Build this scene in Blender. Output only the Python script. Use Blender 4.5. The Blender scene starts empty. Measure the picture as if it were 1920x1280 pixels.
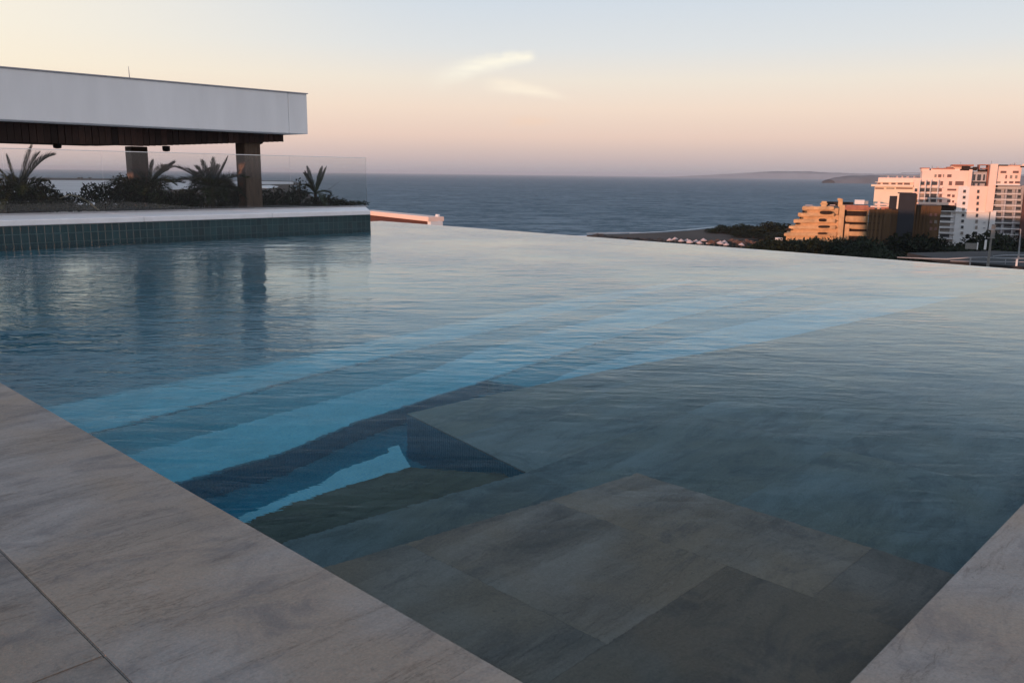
import bpy, bmesh, math, random
from mathutils import Vector, Matrix, noise as mnoise
rnd = random.Random(7)
scene = bpy.context.scene
COL = scene.collection
R = math.radians

# ------------------------------------------------------------------ camera
EYE = 1.55                      # eye height above the pool water (z = 0)
FPX, PITCH, ROLL, YAW = 1575.5, 0.1965, 0.0120, 0.7630
_F = Vector((math.cos(YAW)*math.cos(PITCH), math.sin(YAW)*math.cos(PITCH), -math.sin(PITCH)))
_R0 = Vector((math.sin(YAW), -math.cos(YAW), 0)); _U0 = _R0.cross(_F)
_R = math.cos(ROLL)*_R0 + math.sin(ROLL)*_U0
_U = -math.sin(ROLL)*_R0 + math.cos(ROLL)*_U0
cd = bpy.data.cameras.new('camera'); cam = bpy.data.objects.new('camera', cd); COL.objects.link(cam)
cd.sensor_width = 36; cd.lens = 36*FPX/1920; cd.clip_start = 0.05; cd.clip_end = 120000
m = Matrix.Identity(4)
for i in range(3):
    m[i][0] = _R[i]; m[i][1] = _U[i]; m[i][2] = -_F[i]
m[0][3], m[1][3], m[2][3] = 0, 0, EYE
cam.matrix_world = m
scene.camera = cam
FH = Vector((math.cos(YAW), math.sin(YAW), 0)); RH = Vector((math.sin(YAW), -math.cos(YAW), 0))

# ------------------------------------------------------------------ render settings
scene.render.engine = 'CYCLES'
scene.cycles.use_denoising = True
scene.cycles.max_bounces = 10; scene.cycles.transmission_bounces = 8
scene.cycles.transparent_max_bounces = 24; scene.cycles.volume_bounces = 0
scene.cycles.sample_clamp_indirect = 4
scene.view_settings.view_transform = 'Standard'; scene.view_settings.look = 'None'
scene.view_settings.exposure = 0; scene.view_settings.gamma = 1

# ------------------------------------------------------------------ node helper
class NT:
    def __init__(s, tree): s.t = tree; s.n = tree.nodes; s.l = tree.links
    def new(s, typ, **kw):
        n = s.n.new(typ)
        for k, v in kw.items():
            if k in ('op',): n.operation = v
            elif hasattr(n, k) and k not in n.inputs: setattr(n, k, v)
            else: s.set(n, k, v)
        return n
    def set(s, n, k, v):
        inp = n.inputs[k]
        if isinstance(v, bpy.types.NodeSocket): s.l.new(v, inp)
        else: inp.default_value = v
    def math(s, op, a, b=None, c=None, clamp=False):
        n = s.n.new('ShaderNodeMath'); n.operation = op; n.use_clamp = clamp
        for i, v in enumerate((a, b, c)):
            if v is None: continue
            if isinstance(v, bpy.types.NodeSocket): s.l.new(v, n.inputs[i])
            else: n.inputs[i].default_value = v
        return n.outputs[0]
    def dot(s, v, d):
        n = s.n.new('ShaderNodeVectorMath'); n.operation = 'DOT_PRODUCT'
        s.l.new(v, n.inputs[0]); n.inputs[1].default_value = d
        return n.outputs['Value']
    def mr(s, v, a, b, c=0., d=1., smooth=True):
        n = s.n.new('ShaderNodeMapRange'); n.interpolation_type = 'SMOOTHSTEP' if smooth else 'LINEAR'
        s.l.new(v, n.inputs[0])
        for i, x in enumerate((a, b, c, d)): n.inputs[i+1].default_value = x
        return n.outputs[0]
    def mix(s, f, a, b, mode='MIX'):
        n = s.n.new('ShaderNodeMix'); n.data_type = 'RGBA'; n.blend_type = mode
        for idx, v in ((0, f), (6, a), (7, b)):
            if isinstance(v, bpy.types.NodeSocket): s.l.new(v, n.inputs[idx])
            elif idx == 0: n.inputs[0].default_value = v
            else: n.inputs[idx].default_value = (*v, 1) if len(v) == 3 else v
        return n.outputs[2]
    def ramp(s, v, stops, interp='LINEAR'):
        n = s.n.new('ShaderNodeValToRGB'); s.l.new(v, n.inputs[0]); cr = n.color_ramp; cr.interpolation = interp
        while len(cr.elements) < len(stops): cr.elements.new(0.5)
        for e, (p, c) in zip(cr.elements, stops):
            e.position = p; e.color = (*c, 1) if not isinstance(c, (int, float)) else (c, c, c, 1)
        return n.outputs[0]
    def noise(s, vec, scale, detail=3, rough=.55, dist=0.):
        n = s.n.new('ShaderNodeTexNoise')
        if vec is not None: s.l.new(vec, n.inputs['Vector'])
        n.inputs['Scale'].default_value = scale; n.inputs['Detail'].default_value = detail
        n.inputs['Roughness'].default_value = rough; n.inputs['Distortion'].default_value = dist
        return n.outputs[0]
    def mapping(s, vec, scale=(1, 1, 1), rot=(0, 0, 0), loc=(0, 0, 0)):
        n = s.n.new('ShaderNodeMapping'); s.l.new(vec, n.inputs[0])
        n.inputs['Scale'].default_value = scale; n.inputs['Rotation'].default_value = rot; n.inputs['Location'].default_value = loc
        return n.outputs[0]
def srgb(r, g, b):
    f = lambda c: (c/255/12.92) if c/255 <= .04045 else ((c/255+.055)/1.055)**2.4
    return (f(r), f(g), f(b))

# ------------------------------------------------------------------ sky (world directions only)
SUN_AZ, SUN_EL = -140.0, 3.0     # degrees clockwise from the view direction
def azdir(a): return (FH*math.cos(R(a)) + RH*math.sin(R(a)))
world = bpy.data.worlds.new('World'); scene.world = world; world.use_nodes = True
wt = NT(world.node_tree); wt.n.clear()
tc = wt.new('ShaderNodeTexCoord'); gen = tc.outputs['Generated']
nrm = wt.n.new('ShaderNodeVectorMath'); nrm.operation = 'NORMALIZE'; wt.l.new(gen, nrm.inputs[0]); dirv = nrm.outputs[0]
elev = wt.math('MULTIPLY', wt.math('ARCSINE', wt.dot(dirv, (0, 0, 1))), 180/math.pi)
fx = wt.dot(dirv, FH); rx = wt.dot(dirv, RH)
az = wt.math('MULTIPLY', wt.math('ARCTAN2', rx, fx), 180/math.pi)
t = wt.math('DIVIDE', wt.math('MAXIMUM', elev, 0.), 90.)
def st(lst): return [(e/90, srgb(*c)) for e, c in lst]
mid = wt.ramp(t, st([(0, (172, 168, 175)), (1.0, (204, 185, 182)), (2.4, (235, 207, 192)), (4.2, (244, 222, 204)), (6, (240, 230, 216)), (8, (224, 227, 228)), (11, (210, 220, 230)), (14, (194, 214, 234)), (20, (170, 198, 226)), (40, (146, 172, 202)), (90, (152, 170, 194))]))
left = wt.ramp(t, st([(0, (196, 184, 184)), (1.0, (228, 202, 196)), (2.4, (252, 220, 200)), (4.2, (255, 234, 208)), (6, (255, 242, 218)), (8, (255, 244, 222)), (11, (254, 244, 226)), (15, (218, 224, 232)), (22, (172, 196, 218)), (40, (152, 176, 204)), (90, (152, 170, 194))]))
warm = azdir(-95)
hl = wt.math('SQRT', wt.math('ADD', wt.math('MULTIPLY', fx, fx), wt.math('MULTIPLY', rx, rx)))
wd = wt.math('DIVIDE', wt.dot(dirv, warm), wt.math('MAXIMUM', hl, .001))
wf = wt.mr(wd, -.06, .64)
skyc = wt.mix(wf, mid, left)
back = azdir(150)
bd = wt.math('DIVIDE', wt.dot(dirv, back), wt.math('MAXIMUM', hl, .001))
bf = wt.mr(bd, -.1, .9, 0., .85)
skyc = wt.mix(bf, skyc, wt.ramp(t, st([(0, (200, 192, 194)), (5, (228, 220, 218)), (12, (224, 224, 228)), (35, (198, 208, 220)), (90, (152, 170, 194))])))
# three high wisps of cloud
cn = wt.noise(wt.mapping(dirv, (6, 6, 60)), 4.0, 4, .6)
cn2 = wt.noise(dirv, 60.0, 3, .6)
def wisp(a0, e0, hlen, hwid, tilt, colr, strength, taper):
    ca, sa = math.cos(R(tilt)), math.sin(R(tilt))
    da = wt.math('SUBTRACT', az, a0); de = wt.math('SUBTRACT', elev, e0)
    u = wt.math('ADD', wt.math('MULTIPLY', da, ca/hlen), wt.math('MULTIPLY', de, sa/hlen))
    v = wt.math('ADD', wt.math('MULTIPLY', da, -sa), wt.math('MULTIPLY', de, ca))
    v = wt.math('ADD', v, wt.math('MULTIPLY', wt.math('SUBTRACT', cn2, .5), hwid*.9))
    v = wt.math('ADD', v, wt.math('MULTIPLY', wt.math('MULTIPLY', u, u), hwid*.5))
    w = wt.math('DIVIDE', wt.math('ABSOLUTE', v), wt.math('MAXIMUM', wt.math('ADD', hwid, wt.math('MULTIPLY', u, -hwid*.35)), .05))
    mv = wt.mr(w, .0, 1.6, 1., 0.)
    if taper > 0:
        mu = wt.math('MULTIPLY', wt.mr(u, -1.25, .1, 0., 1.), wt.mr(u, .86, 1.06, 1., 0.))
    else:
        mu = wt.math('MULTIPLY', wt.mr(u, -1.1, -.4, 0., 1.), wt.mr(u, .0, 1.25, 1., 0.))
    mm = wt.math('MULTIPLY', wt.math('MULTIPLY', mv, mu), wt.mr(cn, .2, .6, .55, 1.))
    return wt.math('MULTIPLY', mm, strength), colr
for a in ((-2.2, 6.9, 3.5, .50, 14.5, srgb(255, 249, 232), 1.0, 1), (.75, 5.45, 2.9, .36, -8.5, srgb(255, 242, 222), 1.0, -1), (1.2, 3.45, 1.9, .3, 2, srgb(246, 214, 190), .55, -1)):
    mm, colr = wisp(*a)
    skyc = wt.mix(mm, skyc, colr)
# below the horizon: dim ground tone
low = wt.mr(elev, -.6, -.05, 0., 1.)
skyc = wt.mix(low, srgb(95, 100, 110), skyc)
nish = wt.n.new('ShaderNodeTexSky'); nish.sky_type = 'NISHITA'; nish.sun_disc = False
sd = azdir(SUN_AZ)
nish.sun_elevation = R(SUN_EL); nish.sun_rotation = math.atan2(sd.x, sd.y)
bg1 = wt.new('ShaderNodeBackground'); wt.l.new(skyc, bg1.inputs[0]); bg1.inputs[1].default_value = 1.0
bg2 = wt.new('ShaderNodeBackground'); wt.l.new(nish.outputs[0], bg2.inputs[0]); bg2.inputs[1].default_value = 0.004
ad = wt.new('ShaderNodeAddShader'); wt.l.new(bg1.outputs[0], ad.inputs[0]); wt.l.new(bg2.outputs[0], ad.inputs[1])
wo = wt.new('ShaderNodeOutputWorld'); wt.l.new(ad.outputs[0], wo.inputs[0])

# ------------------------------------------------------------------ sun
sl = bpy.data.lights.new('sun', 'SUN'); sl.energy = 3.6; sl.angle = R(.5); sl.color = (1, .50, .31)
so = bpy.data.objects.new('sun', sl); COL.objects.link(so)
sdir = (azdir(SUN_AZ)*math.cos(R(SUN_EL)) + Vector((0, 0, 1))*math.sin(R(SUN_EL)))
so.rotation_euler = sdir.to_track_quat('Z', 'Y').to_euler(); so.location = sdir*60

# ------------------------------------------------------------------ geometry helpers
def ray(px, py): return _F + _R*((px-960)/FPX) - _U*((py-640)/FPX)
FRAME = [FH, RH]                # forward and right axes in which facades are laid out
def face(az_deg):
    FRAME[0] = azdir(az_deg); FRAME[1] = azdir(az_deg+90)
def W(px, py, D):
    d = ray(px, py); return Vector((0, 0, EYE)) + d*(D/d.dot(FRAME[0]))
def G(px, py, z=0.):
    d = ray(px, py); return Vector((0, 0, EYE)) + d*((z-EYE)/d.z)
def WY(px, py, Y):
    d = ray(px, py); return Vector((0, 0, EYE)) + d*(Y/d.y)
def depth_of(p): return p.dot(FH)

class MB:
    def __init__(s): s.v = []; s.f = []; s.tone = []
    def add(s, vs, fs, tone=.5):
        o = len(s.v); s.v += [Vector(v) for v in vs]; s.f += [[o+i for i in f] for f in fs]; s.tone += [tone]*len(vs)
        return s
    def frame_box(s, c, ax, h, tone=.5):
        a, b, d = ax; c = Vector(c)
        vs = [c+a*(h[0]*i)+b*(h[1]*j)+d*(h[2]*k) for i in (-1, 1) for j in (-1, 1) for k in (-1, 1)]
        fs = [(0, 1, 3, 2), (4, 6, 7, 5), (0, 4, 5, 1), (2, 3, 7, 6), (0, 2, 6, 4), (1, 5, 7, 3)]
        return s.add(vs, fs, tone)
    def box(s, x0, x1, y0, y1, z0, z1, tone=.5):
        return s.frame_box(((x0+x1)/2, (y0+y1)/2, (z0+z1)/2), (Vector((1, 0, 0)), Vector((0, 1, 0)), Vector((0, 0, 1))), ((x1-x0)/2, (y1-y0)/2, (z1-z0)/2), tone)
    def vbox(s, x0, x1, y0, y1, D, dep, tone=.5):
        """a box square to the view azimuth whose front face stands D metres ahead"""
        c = W((x0+x1)/2, (y0+y1)/2, D); w = (W(x1, (y0+y1)/2, D)-W(x0, (y0+y1)/2, D)).length/2
        h = (W((x0+x1)/2, y0, D)-W((x0+x1)/2, y1, D)).length/2
        return s.frame_box(c+FRAME[0]*(dep/2), (FRAME[1], FRAME[0], Vector((0, 0, 1))), (w, dep/2, h), tone)
    def prism(s, pts, z0, z1, tone=.5):
        n = len(pts)
        a = sum(pts[i][0]*pts[(i+1) % n][1]-pts[(i+1) % n][0]*pts[i][1] for i in range(n))
        if a < 0: pts = pts[::-1]
        vs = [(x, y, z0) for x, y in pts]+[(x, y, z1) for x, y in pts]
        fs = [list(range(n, 2*n)), list(range(n-1, -1, -1))]+[(i, (i+1) % n, n+(i+1) % n, n+i) for i in range(n)]
        return s.add(vs, fs, tone)
    def tube(s, pts, rads, n=8, tone=.5):
        pts = [Vector(p) for p in pts]; k = len(pts)
        if not isinstance(rads, (list, tuple)): rads = [rads]*k
        vs = []; fs = []
        for i, p in enumerate(pts):
            d = (pts[min(i+1, k-1)]-pts[max(i-1, 0)]).normalized()
            a = d.cross(Vector((.3, .9, .1))).normalized(); b = d.cross(a)
            for j in range(n):
                t = 2*math.pi*j/n; vs.append(p+(a*math.cos(t)+b*math.sin(t))*rads[i])
        for i in range(k-1):
            for j in range(n):
                fs.append((i*n+j, i*n+(j+1) % n, (i+1)*n+(j+1) % n, (i+1)*n+j))
        fs.append(list(range(n))[::-1]); fs.append([(k-1)*n+j for j in range(n)])
        return s.add(vs, fs, tone)
    def lathe(s, c, prof, n=16, tone=.5):
        c = Vector(c); vs = []; fs = []
        for r, z in prof:
            for j in range(n): vs.append(c+Vector((r*math.cos(2*math.pi*j/n), r*math.sin(2*math.pi*j/n), z)))
        for i in range(len(prof)-1):
            for j in range(n): fs.append((i*n+j, i*n+(j+1) % n, (i+1)*n+(j+1) % n, (i+1)*n+j))
        fs.append(list(range(n))[::-1]); fs.append([(len(prof)-1)*n+j for j in range(n)])
        return s.add(vs, fs, tone)
    def build(s, name, mat, parent=None, bevel=0, smooth=False, world=True):
        off = Vector((0, 0, 0)); p = parent
        while p is not None and world: off += p.location; p = p.parent
        me = bpy.data.meshes.new(name); me.from_pydata([v-off for v in s.v], [], s.f); me.materials.append(mat)
        at = me.attributes.new('tone', 'FLOAT', 'POINT'); at.data.foreach_set('value', s.tone)
        if bevel:
            bm = bmesh.new(); bm.from_mesh(me)
            bmesh.ops.bevel(bm, geom=list(bm.edges), offset=bevel, segments=2, affect='EDGES', clamp_overlap=True)
            bm.to_mesh(me); bm.free()
        if smooth: me.shade_smooth()
        o = bpy.data.objects.new(name, me); COL.objects.link(o)
        if parent is not None: o.parent = parent
        return o
def tag(o, label=None, cat=None, group=None, kind=None):
    for k, v in (('label', label), ('category', cat), ('group', group), ('kind', kind)):
        if v: o[k] = v
    return o
def thing(name, loc, label, cat, group=None):
    o = bpy.data.objects.new(name, None); o.empty_display_size = .2; COL.objects.link(o); o.location = loc
    return tag(o, label, cat, group)
def dup(root, loc, label=None, rz=0., sc=1.):
    r = root.copy(); COL.objects.link(r); r.location = loc; r.rotation_euler = (0, 0, rz); r.scale = (sc, sc, sc)
    if label: r['label'] = label
    for ch in list(root.children):
        c = ch.copy(); COL.objects.link(c); c.parent = r
        for g in ch.children:
            d = g.copy(); COL.objects.link(d); d.parent = c
    return r

# ------------------------------------------------------------------ materials
def base_mat(name):
    mt = bpy.data.materials.new(name); mt.use_nodes = True; nt = NT(mt.node_tree); nt.n.clear()
    out = nt.new('ShaderNodeOutputMaterial'); return mt, nt, out
def pbr(name, col, rough=.7, var=.12, scale=6., spec=.3, bump=0., bscale=40., metal=0., tone=0., stretch=(1, 1, 1), sub=None):
    mt, nt, out = base_mat(name)
    geo = nt.new('ShaderNodeTexCoord').outputs['Object']; v = nt.mapping(geo, stretch)
    n = nt.noise(v, scale, 5, .6)
    f = nt.mr(n, .3, .7, 1-var, 1+var, False)
    if tone:
        at = nt.new('ShaderNodeAttribute'); at.attribute_name = 'tone'
        f = nt.math('MULTIPLY', f, nt.mr(at.outputs['Fac'], 0, 1, 1-tone, 1+tone, False))
    c = nt.n.new('ShaderNodeVectorMath'); c.operation = 'SCALE'; c.inputs[0].default_value = col; nt.l.new(f, c.inputs['Scale'])
    b = nt.new('ShaderNodeBsdfPrincipled'); nt.l.new(c.outputs[0], b.inputs['Base Color'])
    b.inputs['Roughness'].default_value = rough; b.inputs['Specular IOR Level'].default_value = spec; b.inputs['Metallic'].default_value = metal
    if bump:
        bn = nt.n.new('ShaderNodeBump'); nt.l.new(nt.noise(v, bscale, 4, .6), bn.inputs['Height']); bn.inputs['Strength'].default_value = .6; bn.inputs['Distance'].default_value = bump
        nt.l.new(bn.outputs[0], b.inputs['Normal'])
    nt.l.new(b.outputs[0], out.inputs[0]); return mt

def stone_mat(name, base, vs=.5):
    """grey-brown cleft slate slabs; long veins run along X"""
    mt, nt, out = base_mat(name)
    co = nt.new('ShaderNodeTexCoord').outputs['Object']
    at = nt.new('ShaderNodeAttribute'); at.attribute_name = 'tone'; tone = at.outputs['Fac']
    sh = nt.n.new('ShaderNodeCombineXYZ'); nt.l.new(nt.math('MULTIPLY', tone, 37.), sh.inputs[0]); nt.l.new(nt.math('MULTIPLY', tone, 53.), sh.inputs[1])
    ad_ = nt.n.new('ShaderNodeVectorMath'); nt.l.new(co, ad_.inputs[0]); nt.l.new(sh.outputs[0], ad_.inputs[1]); co2 = ad_.outputs[0]
    s1 = nt.noise(nt.mapping(co2, (.7, 2.6, 3), (0, 0, .12)), 1.5, 6, .62, .9)
    s2 = nt.noise(nt.mapping(co2, (1.2, 7.5, 3), (0, 0, .16)), 2.0, 6, .7, .6)
    s3 = nt.noise(co2, 1.3, 3, .5, .4)
    fine = nt.noise(co2, 90., 4, .7)
    c = nt.ramp(s1, [(.2, tuple(x*.45 for x in base)), (.40, (base[0]*.80, base[1]*.78, base[2]*.76)), (.52, base), (.75, tuple(x*1.28 for x in base))])
    c = nt.mix(nt.mr(s3, .35, .65, 0., .8), c, (base[0]*1.06, base[1]*.92, base[2]*.76), 'MIX')
    vein = nt.mr(nt.math('ABSOLUTE', nt.math('SUBTRACT', s2, .47)), .0, .016, vs, 0.)
    vein = nt.math('MULTIPLY', vein, nt.mr(s1, .4, .6, 1., .1))
    c = nt.mix(vein, c, tuple(x*.30 for x in base))
    blot = nt.noise(nt.mapping(co2, (1., 1.7, 1), (0, 0, .2)), 1.7, 8, .70, .8)
    c = nt.mix(nt.mr(blot, .48, .66, 0., .60), c, (base[0]*.50, base[1]*.50, base[2]*.54))
    pit = nt.noise(co2, 34., 4, .75)
    c = nt.mix(nt.mr(pit, .60, .72, 0., .5), c, tuple(x*.42 for x in base))
    c = nt.mix(nt.mr(blot, .28, .42, .35, 0.), c, tuple(x*1.35 for x in base))
    cell = nt.n.new('ShaderNodeVectorMath'); cell.operation = 'SNAP'; nt.l.new(co, cell.inputs[0]); cell.inputs[1].default_value = (1.713, 1.74, 50)
    wn = nt.n.new('ShaderNodeTexWhiteNoise'); wn.noise_dimensions = '2D'; nt.l.new(cell.outputs[0], wn.inputs['Vector'])
    k = nt.math('MULTIPLY', nt.math('MULTIPLY', nt.mr(fine, .3, .7, .86, 1.14, False), nt.mr(wn.outputs['Value'], 0, 1, .93, 1.07, False)), nt.mr(tone, 0, 1, .62, 1.38, False))
    cc = nt.n.new('ShaderNodeVectorMath'); cc.operation = 'SCALE'; nt.l.new(c, cc.inputs[0]); nt.l.new(k, cc.inputs['Scale'])
    b = nt.new('ShaderNodeBsdfPrincipled'); nt.l.new(cc.outputs[0], b.inputs['Base Color'])
    nt.l.new(nt.mr(s1, .3, .7, .62, .8, False), b.inputs['Roughness']); b.inputs['Specular IOR Level'].default_value = .3
    h = nt.math('ADD', nt.math('MULTIPLY', s1, .8), nt.math('ADD', nt.math('MULTIPLY', s2, .35), nt.math('ADD', nt.math('MULTIPLY', fine, .06), nt.math('MULTIPLY', pit, .22))))
    h = nt.math('SUBTRACT', h, nt.math('MULTIPLY', vein, .2))
    bn = nt.n.new('ShaderNodeBump'); nt.l.new(h, bn.inputs['Height']); bn.inputs['Strength'].default_value = .9; bn.inputs['Distance'].default_value = .013
    nt.l.new(bn.outputs[0], b.inputs['Normal']); nt.l.new(b.outputs[0], out.inputs[0]); return mt

def mosaic_mat(name, a, bcol, grout, sx=.025, sz=.025, plane='XY', rough=.3, mortar=.08, bias=0., spec=.08):
    mt, nt, out = base_mat(name)
    co = nt.new('ShaderNodeTexCoord').outputs['Object']
    sep = nt.n.new('ShaderNodeSeparateXYZ'); nt.l.new(co, sep.inputs[0])
    cmb = nt.n.new('ShaderNodeCombineXYZ')
    ia, ib = {'XY': (0, 1), 'XZ': (0, 2), 'YZ': (1, 2)}[plane]
    nt.l.new(sep.outputs[ia], cmb.inputs[0]); nt.l.new(sep.outputs[ib], cmb.inputs[1])
    br = nt.n.new('ShaderNodeTexBrick'); nt.l.new(cmb.outputs[0], br.inputs['Vector']); br.offset = 0; br.squash = 1
    br.inputs['Color1'].default_value = (*a, 1); br.inputs['Color2'].default_value = (*bcol, 1); br.inputs['Mortar'].default_value = (*grout, 1)
    br.inputs['Scale'].default_value = 1; br.inputs['Brick Width'].default_value = sx; br.inputs['Row Height'].default_value = sz
    br.inputs['Mortar Size'].default_value = mortar*min(sx, sz); br.inputs['Mortar Smooth'].default_value = .1; br.inputs['Bias'].default_value = bias
    n = nt.noise(co, 2.3, 4, .6); k = nt.mr(n, .3, .7, .85, 1.15, False)
    cc = nt.n.new('ShaderNodeVectorMath'); cc.operation = 'SCALE'; nt.l.new(br.outputs[0], cc.inputs[0]); nt.l.new(k, cc.inputs['Scale'])
    b = nt.new('ShaderNodeBsdfPrincipled'); nt.l.new(cc.outputs[0], b.inputs['Base Color']); b.inputs['Roughness'].default_value = rough; b.inputs['Specular IOR Level'].default_value = spec
    bn = nt.n.new('ShaderNodeBump'); nt.l.new(br.outputs['Fac'], bn.inputs['Height']); bn.invert = True; bn.inputs['Distance'].default_value = .002
    nt.l.new(bn.outputs[0], b.inputs['Normal']); nt.l.new(b.outputs[0], out.inputs[0]); return mt

M = {}
M['stone'] = stone_mat('cleft_slate_paving', (.285, .252, .228), .38)
M['step_stone'] = stone_mat('dark_step_slate', (.155, .12, .095))
M['stone_wet'] = stone_mat('wet_slate_paving', (.315, .252, .215), .22)
M['shelf_stone'] = stone_mat('pale_slate_ledge', (.225, .230, .232), .25)
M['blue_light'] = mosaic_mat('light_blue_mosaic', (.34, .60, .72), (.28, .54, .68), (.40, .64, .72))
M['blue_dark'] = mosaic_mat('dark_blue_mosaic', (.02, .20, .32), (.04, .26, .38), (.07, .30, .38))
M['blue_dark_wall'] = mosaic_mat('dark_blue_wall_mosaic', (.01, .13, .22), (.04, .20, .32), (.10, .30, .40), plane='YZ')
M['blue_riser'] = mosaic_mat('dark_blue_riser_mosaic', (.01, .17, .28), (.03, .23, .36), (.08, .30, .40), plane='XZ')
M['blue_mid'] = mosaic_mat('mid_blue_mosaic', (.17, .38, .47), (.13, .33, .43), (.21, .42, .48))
M['blue_floor'] = mosaic_mat('pool_floor_mosaic', (.10, .31, .40), (.08, .27, .36), (.14, .35, .42))
M['wall_tile'] = mosaic_mat('teal_wall_tile', (.004, .028, .038), (.009, .046, .056), (.028, .070, .080), .155, .19, 'XZ', .25, .07, 0., .5)
M['white'] = pbr('white_paint', (.80, .81, .82), .55, .07, .8, .3, .002, 12, stretch=(1.6, 1.6, .35))
M['coping'] = pbr('pale_coping_stone', (.86, .85, .86), .6, .06, 3., .3, .001, 60)
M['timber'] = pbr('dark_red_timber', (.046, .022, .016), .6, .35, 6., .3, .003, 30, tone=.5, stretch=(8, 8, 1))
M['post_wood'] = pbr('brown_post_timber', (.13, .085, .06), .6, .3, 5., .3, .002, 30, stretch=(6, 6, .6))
M['dark_metal'] = pbr('dark_metal', (.02, .02, .022), .45, .1, 5.)
M['light_metal'] = pbr('galvanised_rail', (.30, .31, .33), .5, .15, 5.)
M['soil'] = pbr('planter_soil', (.018, .015, .012), .9, .4, 20., .1, .03, 25)
M['leaf'] = pbr('dark_leaf', (.015, .021, .010), .7, .45, 12., .1, tone=.6)
M['palm_leaf'] = pbr('palm_leaf', (.028, .042, .016), .6, .35, 12., .15, tone=.6)
M['dry_stem'] = pbr('dry_palm_stalk', (.28, .25, .17), .7, .2, 12.)
M['bark'] = pbr('bark', (.055, .042, .032), .9, .3, 20.)
M['orange'] = pbr('orange_stucco', (.60, .39, .22), .9, .22, .35, .1, .05, 1.5)
M['orange_dark'] = pbr('painted_shade_and_trim', (.035, .022, .016), .8, .2, 1., .1)  # dark tone painting the shade inside openings; also used as dark trim
M['pink'] = pbr('sun_tinted_rose_render', (.84, .63, .55), .85, .05, .2, .1)  # rose tint puts low sun into lit walls; also on pink fittings
M['cream'] = pbr('cream_render', (.80, .68, .56), .85, .05, .2, .1)
M['hotel_white'] = pbr('white_render', (.74, .73, .74), .8, .05, .2, .15)
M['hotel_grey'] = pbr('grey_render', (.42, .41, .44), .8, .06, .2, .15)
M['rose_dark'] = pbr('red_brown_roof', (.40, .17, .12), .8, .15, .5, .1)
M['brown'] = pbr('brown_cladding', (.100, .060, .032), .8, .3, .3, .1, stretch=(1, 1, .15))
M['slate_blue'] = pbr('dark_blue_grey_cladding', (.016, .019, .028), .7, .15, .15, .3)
M['maroon'] = pbr('maroon_brick', (.11, .055, .05), .85, .15, .5, .1)
M['land'] = pbr('dark_scrub_ground', (.010, .011, .008), .95, .5, .06, .05, tone=0)
M['sand'] = pbr('damp_sand', (.075, .055, .046), .9, .25, .02, .1)
M['sand_pale'] = pbr('pale_sand', (.46, .46, .47), .8, .15, .006, .2)
M['foam'] = pbr('surf_foam', (.62, .64, .66), .8, .3, .05, .2)
M['headland'] = pbr('headland_scrub', (.14, .135, .145), .95, .4, .004, .05)
M['rock'] = pbr('shore_rock', (.045, .042, .042), .9, .4, 1., .2)
M['asphalt'] = pbr('asphalt', (.03, .03, .032), .9, .2, .3)
M['pole'] = pbr('weathered_concrete', (.22, .21, .20), .9, .2, 3.)
M['canopy'] = pbr('pale_pink_canvas', (.55, .44, .44), .9, .1, 1.)
M['thatch'] = pbr('brown_thatch', (.13, .065, .045), .95, .4, 2.)

def glassy(name, col, rough, extra=0.):
    mt, nt, out = base_mat(name)
    b = nt.new('ShaderNodeBsdfPrincipled'); b.inputs['Base Color'].default_value = (*col, 1); b.inputs['Roughness'].default_value = rough
    b.inputs['Specular IOR Level'].default_value = .6; nt.l.new(b.outputs[0], out.inputs[0]); return mt
M['window'] = glassy('dark_window_glass', (.05, .055, .065), .15)  # lifted slightly to put distance haze into the colour
M['curtain'] = pbr('curtained_window', (.22, .19, .17), .5, .3, .8, .5)
M['window_warm'] = glassy('sun_toned_window_glass', (.17, .09, .08), .2)  # sun on the lit panes put into the colour

# railing glass: mostly clear, weakly reflecting and faintly milky
mt, nt, out = base_mat('railing_glass'); M['glass'] = mt
fr = nt.new('ShaderNodeFresnel'); fr.inputs[0].default_value = 1.45
tr = nt.new('ShaderNodeBsdfTransparent'); tr.inputs[0].default_value = (.97, .975, .97, 1)
gl = nt.new('ShaderNodeBsdfGlossy'); gl.inputs['Roughness'].default_value = .02
df = nt.new('ShaderNodeBsdfDiffuse'); df.inputs[0].default_value = (.5, .53, .54, 1)
m1 = nt.new('ShaderNodeMixShader'); nt.l.new(fr.outputs[0], m1.inputs[0]); nt.l.new(tr.outputs[0], m1.inputs[1]); nt.l.new(gl.outputs[0], m1.inputs[2])
m2 = nt.new('ShaderNodeMixShader'); m2.inputs[0].default_value = .02; nt.l.new(m1.outputs[0], m2.inputs[1]); nt.l.new(df.outputs[0], m2.inputs[2])
nt.l.new(m2.outputs[0], out.inputs[0])
M['glass_edge'] = pbr('polished_glass_edge', (.92, .93, .90), .3, .02, 3.)

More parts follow.
